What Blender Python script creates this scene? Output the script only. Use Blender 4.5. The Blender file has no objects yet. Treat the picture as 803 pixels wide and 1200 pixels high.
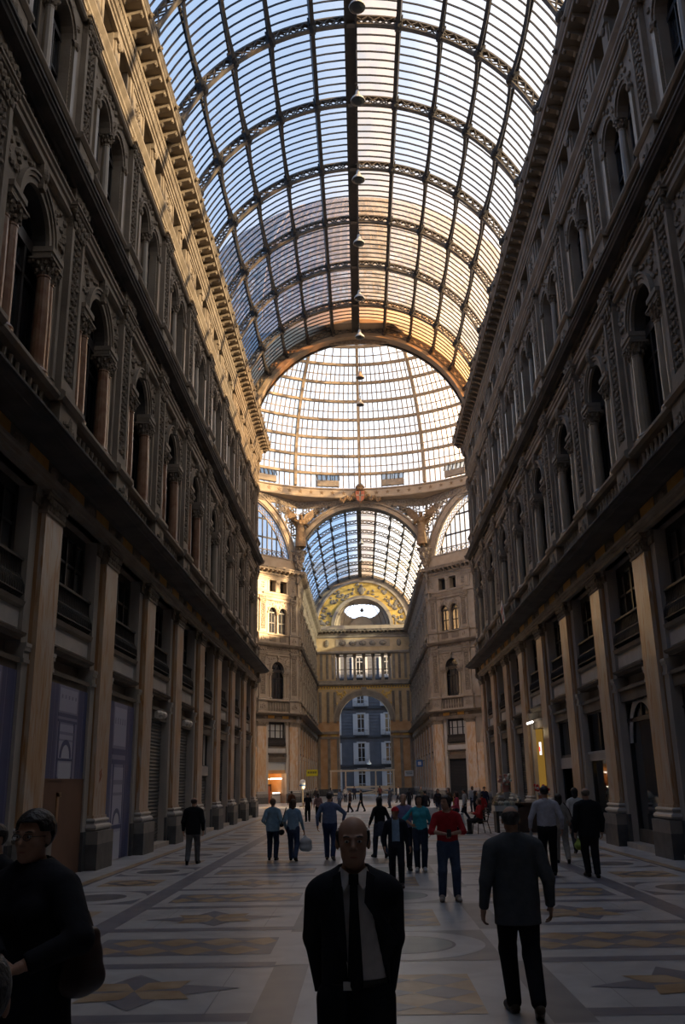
import bpy, bmesh, math, random
import numpy as np
from mathutils import Vector, Matrix, Euler
random.seed(7)
PI = math.pi
scene = bpy.context.scene
COL = scene.collection

# ------------------------------------------------------------------ materials
MATS = {}
def nodes_of(name):
    m = bpy.data.materials.new(name); m.use_nodes = True
    nt = m.node_tree
    for n in list(nt.nodes): nt.nodes.remove(n)
    out = nt.nodes.new('ShaderNodeOutputMaterial')
    MATS[name] = m
    return m, nt, out
def principled(nt, col=None, rough=.6, metal=0., spec=.4):
    b = nt.nodes.new('ShaderNodeBsdfPrincipled')
    if col is not None: b.inputs['Base Color'].default_value = (*col, 1)
    b.inputs['Roughness'].default_value = rough
    b.inputs['Metallic'].default_value = metal
    b.inputs['Specular IOR Level'].default_value = spec
    return b
def mat(name, col, rough=.6, metal=0., spec=.4, col2=None, scale=3., detail=4., stretch=(1, 1, 1), bump=0., bump_scale=20., lo=.35, hi=.65, distort=0.):
    m, nt, out = nodes_of(name)
    b = principled(nt, col, rough, metal, spec)
    L = nt.links.new
    if col2 is not None or bump > 0:
        g = nt.nodes.new('ShaderNodeNewGeometry')
        mp = nt.nodes.new('ShaderNodeMapping'); mp.inputs['Scale'].default_value = stretch
        L(g.outputs['Position'], mp.inputs['Vector'])
    if col2 is not None:
        nz = nt.nodes.new('ShaderNodeTexNoise'); nz.inputs['Scale'].default_value = scale
        nz.inputs['Detail'].default_value = detail; nz.inputs['Distortion'].default_value = distort
        L(mp.outputs[0], nz.inputs['Vector'])
        r = nt.nodes.new('ShaderNodeValToRGB')
        r.color_ramp.elements[0].position = lo; r.color_ramp.elements[0].color = (*col, 1)
        r.color_ramp.elements[1].position = hi; r.color_ramp.elements[1].color = (*col2, 1)
        L(nz.outputs['Fac'], r.inputs['Fac']); L(r.outputs['Color'], b.inputs['Base Color'])
    if bump > 0:
        nb = nt.nodes.new('ShaderNodeTexNoise'); nb.inputs['Scale'].default_value = bump_scale; nb.inputs['Detail'].default_value = 3
        L(g.outputs['Position'], nb.inputs['Vector'])
        bp = nt.nodes.new('ShaderNodeBump'); bp.inputs['Strength'].default_value = bump; bp.inputs['Distance'].default_value = .05
        L(nb.outputs['Fac'], bp.inputs['Height']); L(bp.outputs['Normal'], b.inputs['Normal'])
    L(b.outputs[0], out.inputs[0])
    return m
def streaked(name, pale, mid, rust, rough=.35):
    """veined marble: pale ground, ochre clouds, rusty streaks running up the shaft"""
    m, nt, out = nodes_of(name); L = nt.links.new; b = principled(nt, pale, rough, 0, .5)
    g = nt.nodes.new('ShaderNodeNewGeometry')
    def noise(sc, st, dist, det=5):
        mp = nt.nodes.new('ShaderNodeMapping'); mp.inputs['Scale'].default_value = st; L(g.outputs['Position'], mp.inputs['Vector'])
        n = nt.nodes.new('ShaderNodeTexNoise'); n.inputs['Scale'].default_value = sc; n.inputs['Detail'].default_value = det; n.inputs['Distortion'].default_value = dist; L(mp.outputs[0], n.inputs['Vector']); return n.outputs['Fac']
    def ramp(f, lo, hi):
        r = nt.nodes.new('ShaderNodeMapRange'); r.inputs['From Min'].default_value = lo; r.inputs['From Max'].default_value = hi; L(f, r.inputs['Value']); return r.outputs[0]
    def mix(f, a, c):
        x = nt.nodes.new('ShaderNodeMix'); x.data_type = 'RGBA'; L(f, x.inputs[0])
        for i, v in ((6, a), (7, c)):
            if isinstance(v, tuple): x.inputs[i].default_value = (*v, 1)
            else: L(v, x.inputs[i])
        return x.outputs[2]
    c = mix(ramp(noise(1.1, (1, 1, .45), 1.5), .38, .62), pale, mid)
    c = mix(ramp(noise(2.6, (2.2, 2.2, .25), 2.2), .52, .68), c, rust)
    L(c, b.inputs['Base Color']); L(b.outputs[0], out.inputs[0]); return m
def emit_mat(name, col, strength):
    m, nt, out = nodes_of(name)
    e = nt.nodes.new('ShaderNodeEmission'); e.inputs['Color'].default_value = (*col, 1); e.inputs['Strength'].default_value = strength
    nt.links.new(e.outputs[0], out.inputs[0]); return m
def pane_mat(name, clear, dirt, clear_share=.8, var=.15, scale=.7, trans=(.8, .8, .8)):
    """dirty roof glass: part clear, part milky with grime"""
    m, nt, out = nodes_of(name); L = nt.links.new
    g = nt.nodes.new('ShaderNodeNewGeometry')
    nz = nt.nodes.new('ShaderNodeTexNoise'); nz.inputs['Scale'].default_value = scale; nz.inputs['Detail'].default_value = 3
    L(g.outputs['Position'], nz.inputs['Vector'])
    mr = nt.nodes.new('ShaderNodeMapRange'); mr.inputs['From Min'].default_value = .3; mr.inputs['From Max'].default_value = .7
    mr.inputs['To Min'].default_value = 1 - clear_share - var; mr.inputs['To Max'].default_value = 1 - clear_share + var
    L(nz.outputs['Fac'], mr.inputs['Value'])
    t = nt.nodes.new('ShaderNodeBsdfTransparent'); t.inputs['Color'].default_value = (*clear, 1)
    d = nt.nodes.new('ShaderNodeBsdfTranslucent'); d.inputs['Color'].default_value = (*dirt, 1)
    mx = nt.nodes.new('ShaderNodeMixShader')
    L(mr.outputs[0], mx.inputs[0]); L(t.outputs[0], mx.inputs[1]); L(d.outputs[0], mx.inputs[2]); L(mx.outputs[0], out.inputs[0])
    return m
def clear_glass_mat(name, tint, rough=.03, share=.25):
    m, nt, out = nodes_of(name); L = nt.links.new
    t = nt.nodes.new('ShaderNodeBsdfTransparent'); t.inputs['Color'].default_value = (*tint, 1)
    g = nt.nodes.new('ShaderNodeBsdfGlossy'); g.inputs['Roughness'].default_value = rough
    f = nt.nodes.new('ShaderNodeFresnel'); f.inputs['IOR'].default_value = 1.5
    mx = nt.nodes.new('ShaderNodeMixShader')
    L(f.outputs[0], mx.inputs[0]); L(t.outputs[0], mx.inputs[1]); L(g.outputs[0], mx.inputs[2]); L(mx.outputs[0], out.inputs[0])
    return m

mat('stone', (.235, .188, .14), .75, col2=(.325, .268, .205), scale=1.1, bump=.15, bump_scale=14)
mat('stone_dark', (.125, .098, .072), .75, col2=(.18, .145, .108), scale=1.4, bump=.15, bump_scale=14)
mat('stone_dirt_shade', (.055, .048, .042), .8, col2=(.095, .082, .07), scale=1.3, bump=.15, bump_scale=14)  # dirt plus shade put into the colour, for near cornices and arch soffits
mat('ochre_stone', (.50, .34, .17), .7, col2=(.60, .43, .24), scale=1.2)
mat('stone_pale', (.36, .275, .19), .7, col2=(.42, .33, .235), scale=1.5)
mat('carved', (.18, .14, .10), .8, col2=(.31, .25, .185), scale=6., bump=.5, bump_scale=16)
mat('stone_panel', (.44, .415, .385), .6, col2=(.52, .49, .455), scale=2.)
streaked('marble_ochre', (.56, .475, .385), (.52, .34, .19), (.43, .20, .065))
mat('marble_rust', (.34, .16, .06), .35, spec=.5, col2=(.44, .27, .14), scale=1.8, stretch=(2.2, 2.2, .3), distort=1.2)
mat('iron_rib', (.12, .10, .08), .55, col2=(.19, .155, .115), scale=2.5)
mat('marble_grey', (.40, .36, .31), .4, col2=(.50, .45, .39), scale=1.6, stretch=(2, 2, .5))
mat('marble_column', (0.221, 0.098, 0.047), .3, spec=.5, col2=(0.323, 0.187, 0.111), scale=2.2, distort=1.5)
mat('marble_column_pale', (0.270, 0.217, 0.150), .35, spec=.5, col2=(0.315, 0.255, 0.188), scale=2.)
mat('plinth_dark', (.075, .074, .075), .45, col2=(.12, .117, .112), scale=3.)
mat('plinth_light', (.21, .195, .175), .5, col2=(.27, .25, .225), scale=3.)
mat('torus_stone', (.42, .39, .36), .35, spec=.5)
mat('ochre_frieze', (.52, .25, .045), .6, col2=(.60, .33, .08), scale=3.)
mat('gold_paint', (.62, .37, .075), .5, col2=(.74, .48, .12), scale=2.5)
mat('terracotta', (.5, .27, .115), .7, col2=(.58, .35, .18), scale=1.2)
mat('iron', (.035, .032, .03), .5, col2=(.06, .05, .042), scale=4.)
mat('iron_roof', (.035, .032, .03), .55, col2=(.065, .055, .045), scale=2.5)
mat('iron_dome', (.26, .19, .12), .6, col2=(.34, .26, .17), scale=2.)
mat('frame_dark', (.03, .026, .024), .4)
mat('wood_dark', (.055, .035, .025), .4, col2=(.08, .05, .035), scale=5.)
mat('inside_dark', (.03, .028, .026), .9)
mat('window_glass', (.018, .02, .024), .06, spec=.7)
MATS['window_glass'].node_tree.nodes['Principled BSDF'].inputs['IOR'].default_value = 2.1
mat('shop_glass', (.03, .033, .037), .05, spec=.7)
mat('curtain_pale', (.45, .45, .42), .8)
mat('shutter_grey', (.12, .122, .118), .5, metal=.2)
mat('mezz_glass', (.095, .092, .09), .07, spec=.8)
mat('shutter_dark', (.018, .019, .021), .5)
pane_mat('roof_pane', (.42, .45, .48), (.26, .29, .34), .72, .08)
pane_mat('roof_pane_milky', (.66, .64, .62), (.27, .27, .29), .55, .1)
pane_mat('roof_pane_blue', (.31, .42, .54), (.45, .48, .5), .5, .1)  # blue of the sky ahead put into the pane tint
pane_mat('roof_pane_dirty', (.44, .41, .38), (.40, .34, .27), .62, .2, 1.2)
pane_mat('canvas_pane', (.85, .50, .28), (.36, .25, .16), .38, .12, .9)
pane_mat('dome_pane', (1., 1., 1.), (.88, .76, .58), .44, .08)
pane_mat('lunette_pane', (.40, .45, .5), (.5, .52, .55), .6, .15, .5)
clear_glass_mat('clear_glass', (.85, .9, .9))
mat('marble_white', (.36, .36, .37), .34, spec=.35, col2=(.46, .46, .465), scale=1.6, distort=1.)
mat('marble_gray_floor', (0.168, 0.168, 0.180), .34, spec=.35, col2=(0.224, 0.220, 0.228), scale=2.2)
mat('marble_dark_floor', (0.072, 0.076, 0.098), .34, spec=.35, col2=(0.111, 0.111, 0.128), scale=3.)
mat('marble_ochre_floor', (.29, .185, .095), .34, spec=.35, col2=(.42, .31, .2), scale=2.6)
mat('marble_green_floor', (.15, .19, .2), .34, spec=.35, col2=(.20, .235, .24), scale=3.)
mat('marble_blue_floor', (0.136, 0.140, 0.174), .34, spec=.35, col2=(0.178, 0.178, 0.208), scale=3.)
mat('street_wall', (.06, .066, .082), .8, col2=(.08, .087, .105), scale=.8)
mat('street_ledge', (.035, .037, .042), .8)
mat('shutter_white', (.36, .37, .39), .5)
mat('white_paint', (.68, .69, .70), .5)
mat('asphalt', (.09, .09, .09), .9)
mat('timber', (.72, .56, .38), .7, col2=(.8, .65, .46), scale=4., stretch=(1, 1, 6))
mat('bronze', (.17, .10, .045), .5, col2=(.26, .16, .075), scale=3.)
mat('crest_red', (.45, .13, .06), .5)
mat('lamp_enamel', (.62, .56, .48), .4)
mat('lamp_inside', (.05, .055, .055), .35)

# ------------------------------------------------------------------ mesh builder
class MB:
    def __init__(s): s.v = []; s.f = []; s.m = []; s.names = []
    def mi(s, name):
        if name not in s.names: s.names.append(name)
        return s.names.index(name)
    def add(s, vs, fs, m):
        o = len(s.v); k = s.mi(m)
        s.v.extend(vs)
        for f in fs: s.f.append([o + i for i in f]); s.m.append(k)
    def box(s, x0, x1, y0, y1, z0, z1, m):
        s.add([(x0, y0, z0), (x1, y0, z0), (x1, y1, z0), (x0, y1, z0), (x0, y0, z1), (x1, y0, z1), (x1, y1, z1), (x0, y1, z1)],
              [(0, 3, 2, 1), (4, 5, 6, 7), (0, 1, 5, 4), (1, 2, 6, 5), (2, 3, 7, 6), (3, 0, 4, 7)], m)
    def sweep(s, prof, u0, u1, m, axis=0):
        """extrude a (v, z) outline along u"""
        n = len(prof)
        vs = [(u0, v, z) for v, z in prof] + [(u1, v, z) for v, z in prof]
        fs = [(i, (i + 1) % n, n + (i + 1) % n, n + i) for i in range(n)] + [tuple(range(n - 1, -1, -1)), tuple(range(n, 2 * n))]
        s.add(vs, fs, m)
    def prism(s, poly, v0, v1, m):
        """(u, z) outline given a depth v0..v1"""
        n = len(poly)
        vs = [(u, v0, z) for u, z in poly] + [(u, v1, z) for u, z in poly]
        fs = [(i, (i + 1) % n, n + (i + 1) % n, n + i) for i in range(n)] + [tuple(range(n)), tuple(range(2 * n - 1, n - 1, -1))]
        s.add(vs, fs, m)
    def plate(s, poly, z0, z1, m):
        """(x, y) outline given a height z0..z1"""
        n = len(poly)
        vs = [(x, y, z0) for x, y in poly] + [(x, y, z1) for x, y in poly]
        fs = [(i, (i + 1) % n, n + (i + 1) % n, n + i) for i in range(n)] + [tuple(range(n - 1, -1, -1)), tuple(range(n, 2 * n))]
        s.add(vs, fs, m)
    def lathe(s, prof, c, m, n=12, a0=0., a1=2 * PI):
        """(r, z) profile turned about the vertical through c"""
        full = abs(a1 - a0 - 2 * PI) < 1e-6
        k = n if full else n + 1
        vs = []
        for r, z in prof:
            for i in range(k):
                a = a0 + (a1 - a0) * i / n
                vs.append((c[0] + r * math.cos(a), c[1] + r * math.sin(a), c[2] + z))
        fs = []
        for j in range(len(prof) - 1):
            for i in range(n):
                i2 = (i + 1) % k
                fs.append((j * k + i, j * k + i2, (j + 1) * k + i2, (j + 1) * k + i))
        if full:
            fs.append(tuple(range(k - 1, -1, -1))); fs.append(tuple((len(prof) - 1) * k + i for i in range(k)))
        s.add(vs, fs, m)
    def tube(s, pts, r, m, n=6, closed=False):
        pts = [Vector(p) for p in pts]; N = len(pts); vs = []; fs = []
        rr = r if hasattr(r, '__len__') else [r] * N
        up = Vector((0, 0, 1)); prev = None
        for i, p in enumerate(pts):
            a = pts[(i - 1) % N] if (closed or i > 0) else p
            b = pts[(i + 1) % N] if (closed or i < N - 1) else p
            t = (b - a).normalized()
            if prev is None:
                x = t.cross(up)
                if x.length < 1e-3: x = t.cross(Vector((1, 0, 0)))
            else: x = prev - t * prev.dot(t)
            x.normalize(); y = t.cross(x); prev = x
            for k in range(n):
                q = p + (x * math.cos(2 * PI * k / n) + y * math.sin(2 * PI * k / n)) * rr[i]
                vs.append(tuple(q))
        for i in range(N if closed else N - 1):
            j = (i + 1) % N
            for k in range(n):
                k2 = (k + 1) % n
                fs.append((i * n + k, i * n + k2, j * n + k2, j * n + k))
        if not closed:
            fs.append(tuple(range(n - 1, -1, -1))); fs.append(tuple((N - 1) * n + k for k in range(n)))
        s.add(vs, fs, m)
    def bar(s, p, q, w, d, m, up=(0, 0, 1)):
        """rectangular bar from p to q, w across, d along up"""
        p, q = Vector(p), Vector(q); t = (q - p).normalized(); u = Vector(up); u = u - t * u.dot(t)
        if u.length < 1e-4: u = t.orthogonal()
        u.normalize(); x = t.cross(u)
        vs = []
        for c in (p, q):
            for a, b in ((-1, -1), (1, -1), (1, 1), (-1, 1)): vs.append(tuple(c + x * (a * w / 2) + u * (b * d / 2)))
        s.add(vs, [(0, 1, 2, 3), (7, 6, 5, 4), (0, 4, 5, 1), (1, 5, 6, 2), (2, 6, 7, 3), (3, 7, 4, 0)], m)
    def blob(s, c, r, m, n=6, k=3):
        """a rounded lump of carving"""
        vs = [(c[0], c[1], c[2] + r[2])]; fs = []
        for j in range(1, k + 1):
            t = PI * j / (k + 1)
            for i in range(n):
                a = 2 * PI * i / n
                vs.append((c[0] + r[0] * math.sin(t) * math.cos(a), c[1] + r[1] * math.sin(t) * math.sin(a), c[2] + r[2] * math.cos(t)))
        vs.append((c[0], c[1], c[2] - r[2])); e = len(vs) - 1
        for i in range(n): fs.append((0, 1 + i, 1 + (i + 1) % n))
        for j in range(k - 1):
            for i in range(n):
                a = 1 + j * n; b = a + n; i2 = (i + 1) % n
                fs.append((a + i, b + i, b + i2, a + i2))
        a = 1 + (k - 1) * n
        for i in range(n): fs.append((a + i, e, a + (i + 1) % n))
        s.add(vs, fs, m)
    def ring(s, cx, cz, r0, r1, v0, v1, m, a0=0., a1=PI, n=16):
        """arch band in the (u, z) plane with depth v0..v1"""
        vs = []
        for i in range(n + 1):
            a = a0 + (a1 - a0) * i / n; c, q = math.cos(a), math.sin(a)
            for r, v in ((r0, v0), (r1, v0), (r1, v1), (r0, v1)): vs.append((cx + r * c, v, cz + r * q))
        fs = []
        for i in range(n):
            for k in range(4): fs.append((4 * i + k, 4 * i + (k + 1) % 4, 4 * i + 4 + (k + 1) % 4, 4 * i + 4 + k))
        fs.append((0, 1, 2, 3)); fs.append((4 * n + 3, 4 * n + 2, 4 * n + 1, 4 * n))
        s.add(vs, fs, m)
    def archwall(s, u0, u1, z0, z1, holes, v0, v1, m, n=14):
        """wall piece u0..u1, z0..z1 whose lower edge is cut by half-round holes [(cx, r)] springing at z0"""
        holes = sorted(holes); edges = u0
        for cx, r in holes:
            if cx - r > edges + 1e-5: s.box(edges, cx - r, v0, v1, z0, z1, m)
            vs = []
            for i in range(n + 1):
                a = PI - PI * i / n; u = cx + r * math.cos(a); z = z0 + r * math.sin(a)
                vs += [(u, v0, z), (u, v1, z), (u, v1, z1), (u, v0, z1)]
            fs = []
            for i in range(n):
                for k in range(4): fs.append((4 * i + k, 4 * i + (k + 1) % 4, 4 * i + 4 + (k + 1) % 4, 4 * i + 4 + k))
            s.add(vs, fs, m); edges = cx + r
        if u1 > edges + 1e-5: s.box(edges, u1, v0, v1, z0, z1, m)
    def mesh(s, name, smooth=False):
        me = bpy.data.meshes.new(name); me.from_pydata(s.v, [], s.f)
        for n in s.names: me.materials.append(MATS[n])
        me.polygons.foreach_set('material_index', s.m)
        if smooth: me.polygons.foreach_set('use_smooth', [True] * len(s.f))
        bm = bmesh.new(); bm.from_mesh(me); bmesh.ops.recalc_face_normals(bm, faces=bm.faces[:]); bm.to_mesh(me); bm.free()
        me.update(); return me

def link(name, data, parent=None, mtx=None):
    o = bpy.data.objects.new(name, data); COL.objects.link(o)
    if parent is not None: o.parent = parent
    if mtx is not None: o.matrix_local = mtx
    return o
def tag(o, label, cat, group=None, kind=None):
    if label: o['label'] = label
    if cat: o['category'] = cat
    if group: o['group'] = group
    if kind: o['kind'] = kind
    return o
def T(x=0, y=0, z=0, rz=0.): return Matrix.Translation((x, y, z)) @ Matrix.Rotation(rz, 4, 'Z')
def ordinal(n): return ['first', 'second', 'third', 'fourth', 'fifth', 'sixth', 'seventh', 'eighth', 'ninth', 'tenth', 'eleventh', 'twelfth', 'thirteenth', 'fourteenth', 'fifteenth'][n]
# ------------------------------------------------------------------ one bay of the arcade front: u along, v out of the wall (0 = pilaster face), z up
PW, STRIP = .57, .38
def scroll(mb, u0, u1, z0, z1, v, seed, m='carved', step=.19, r=.085):
    """symmetrical carved foliage filling a tall or wide panel"""
    rnd = random.Random(seed); w, h = u1 - u0, z1 - z0
    if h >= w:
        n = max(3, int(h / step))
        for i in range(n):
            z = z0 + (i + .5) * h / n; a = .5 + .5 * math.sin(i * 1.7)
            mb.blob(((u0 + u1) / 2, v, z), (r * .55, r * .7, h / n * .5), m, 5, 2)
            for sgn in (-1, 1):
                mb.blob(((u0 + u1) / 2 + sgn * w * (.18 + .2 * a), v, z + rnd.uniform(-.03, .03)), (r * rnd.uniform(.7, 1.1), r * .75, r * rnd.uniform(.6, 1.1)), m, 5, 2)
    else:
        n = max(3, int(w / step))
        for i in range(n):
            u = u0 + (i + .5) * w / n; a = .5 + .5 * math.sin(i * 1.9)
            mb.blob((u, v, (z0 + z1) / 2 + (a - .5) * h * .4), (w / n * .5, r * .8, h * (.22 + .15 * a)), m, 5, 2)
            mb.blob((u, v, z0 + h * (.2 + .6 * (1 - a))), (r * .8, r * .8, r * .7), m, 5, 2)
def capital(mb, cu, hw, v0, v1, z0, z1, m='carved', flare=.12, rows=2, per=4):
    """leafy capital: bell, two rows of leaves, corner volutes, moulded abacus"""
    h = z1 - z0
    mb.box(cu - hw, cu + hw, v0, v1, z0, z1 - h * .22, m)
    for j in range(rows):
        for i in range(per + j):
            u = cu - hw + (i + .5) * 2 * hw / (per + j)
            mb.blob((u, v1 + .02 + .03 * j, z0 + h * (.2 + .3 * j)), (hw / per * .9, .05 + .02 * j, h * .2), m, 5, 3)
    for sgn in (-1, 1):
        mb.blob((cu + sgn * (hw + flare * .4), v1 + flare * .5, z1 - h * .3), (.07, .07, .075), m, 6, 3)
    mb.box(cu - hw - flare, cu + hw + flare, v0, v1 + flare, z1 - h * .22, z1 - h * .1, 'stone')
    mb.box(cu - hw - flare - .04, cu + hw + flare + .04, v0, v1 + flare + .04, z1 - h * .1, z1, 'stone')

def ground_pilaster():
    mb = MB()
    mb.box(-PW, PW, -.32, 0, 1.2, 7.75, 'marble_ochre')
    mb.box(-PW - .004, PW + .004, -.316, -.1, 1.25, 7.7, 'marble_rust')
    return mb.mesh('pilaster')
def pilaster_plinth():
    mb = MB()
    mb.box(-PW - .15, PW + .15, -.95, .2, -.1, .6, 'plinth_dark')
    mb.box(-PW - .15, PW + .15, -.95, .2, .6, .9, 'plinth_light')
    me = mb.mesh('plinth'); return me
def pilaster_base():
    mb = MB()
    def tor(z0, z1, d, m):
        n = 6; prof = []
        for i in range(n + 1):
            a = -PI / 2 + PI * i / n; prof.append((d * .5 + d * .5 * math.cos(a) if False else d * math.cos(a), (z0 + z1) / 2 + (z1 - z0) / 2 * math.sin(a)))
        hw = PW + .02
        vs = []; 
        for d0, z in prof: vs += [(-hw - d0, -.32, z), (-hw - d0, .02 + d0, z), (hw + d0, .02 + d0, z), (hw + d0, -.32, z)]
        fs = []
        for i in range(n):
            for k in range(3): fs.append((4 * i + k, 4 * i + k + 1, 4 * i + 5 + k, 4 * i + 4 + k))
        fs.append((0, 1, 2, 3)); fs.append((4 * n + 3, 4 * n + 2, 4 * n + 1, 4 * n))
        mb.add(vs, fs, m)
    tor(.9, 1.08, .13, 'torus_stone'); tor(1.1, 1.2, .075, 'torus_stone')
    mb.box(-PW - .05, PW + .05, -.32, .06, 1.06, 1.12, 'torus_stone')
    mb.box(-PW - .02, PW + .02, -.32, .03, 1.19, 1.27, 'marble_ochre')
    return mb.mesh('pilaster_base')
def pilaster_capital():
    mb = MB(); capital(mb, 0, PW + .01, -.32, .015, 7.75, 8.2, 'carved', .07, 2, 5)
    mb.box(-PW - .03, PW + .03, -.32, .04, 7.7, 7.77, 'stone')
    return mb.mesh('pilaster_capital')
def upper_pilaster():
    mb = MB()
    mb.box(-.62, .62, -.1, .14, 9.02, 10.3, 'stone')            # pedestal
    scroll(mb, -.4, .4, 9.4, 10.15, .15, 3)
    mb.sweep([(-.1, 10.3), (.2, 10.3), (.27, 10.4), (.27, 10.5), (.2, 10.56), (-.1, 10.6)], -.72, .72, 'stone')
    mb.sweep([(-.1, 9.02), (.24, 9.02), (.24, 9.2), (.16, 9.3), (-.1, 9.3)], -.7, .7, 'stone')
    mb.box(-.52, .52, -.1, .09, 10.6, 10.85, 'stone')
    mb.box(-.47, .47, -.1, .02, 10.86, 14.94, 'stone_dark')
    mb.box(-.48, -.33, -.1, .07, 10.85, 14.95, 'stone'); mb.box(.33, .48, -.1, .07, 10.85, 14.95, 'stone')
    mb.box(-.33, .33, -.1, .07, 10.85, 11.0, 'stone')
    scroll(mb, -.28, .28, 11.05, 14.85, .04, 5)
    capital(mb, 0, .48, -.1, .06, 14.95, 15.55, 'carved', .1, 2, 4)
    for k in range(7): mb.blob((-.35 + .7 * k / 6, .12, 15.72 + .06 * math.sin(k * 2.1)), (.1, .1, .13), 'carved', 5, 2)
    mb.box(-.5, .5, -.1, .08, 15.55, 16.05, 'carved')
    return mb.mesh('upper_pilaster')
def attic_pilaster():
    mb = MB()
    mb.box(-.6, .6, -.1, .12, 16.38, 17.35, 'stone')
    scroll(mb, -.35, .35, 16.6, 17.2, .12, 9)
    mb.sweep([(-.1, 17.35), (.14, 17.35), (.22, 17.45), (.22, 17.52), (-.1, 17.6)], -.7, .7, 'stone')
    mb.box(-.5, .5, -.1, .07, 17.6, 17.8, 'stone')
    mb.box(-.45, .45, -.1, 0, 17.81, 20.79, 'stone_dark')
    mb.box(-.46, -.3, -.1, .05, 17.8, 20.8, 'stone'); mb.box(.3, .46, -.1, .05, 17.8, 20.8, 'stone'); mb.box(-.3, .3, -.1, .05, 17.8, 17.92, 'stone')
    scroll(mb, -.25, .25, 17.95, 20.7, .02, 11)
    capital(mb, 0, .45, -.1, .04, 20.8, 21.3, 'carved', .09, 2, 4)
    for k in range(5): mb.blob((-.3 + .6 * k / 4, .09, 21.42), (.1, .09, .11), 'carved', 5, 2)
    mb.box(-.46, .46, -.1, .05, 21.3, 21.55, 'carved')
    # attic pier with sunk panel above the line
    mb.box(-.95, .95, -.12, -.04, 22.05, 23.5, 'stone')
    mb.box(-.75, .75, -.12, .0, 22.2, 22.3, 'stone'); mb.box(-.75, .75, -.12, .0, 23.25, 23.35, 'stone')
    mb.box(-.75, -.65, -.12, .0, 22.3, 23.25, 'stone'); mb.box(.65, .75, -.12, .0, 22.3, 23.25, 'stone')
    scroll(mb, -.28, .28, 22.4, 23.15, -.03, 13)
    return mb.mesh('attic_pilaster')

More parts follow.
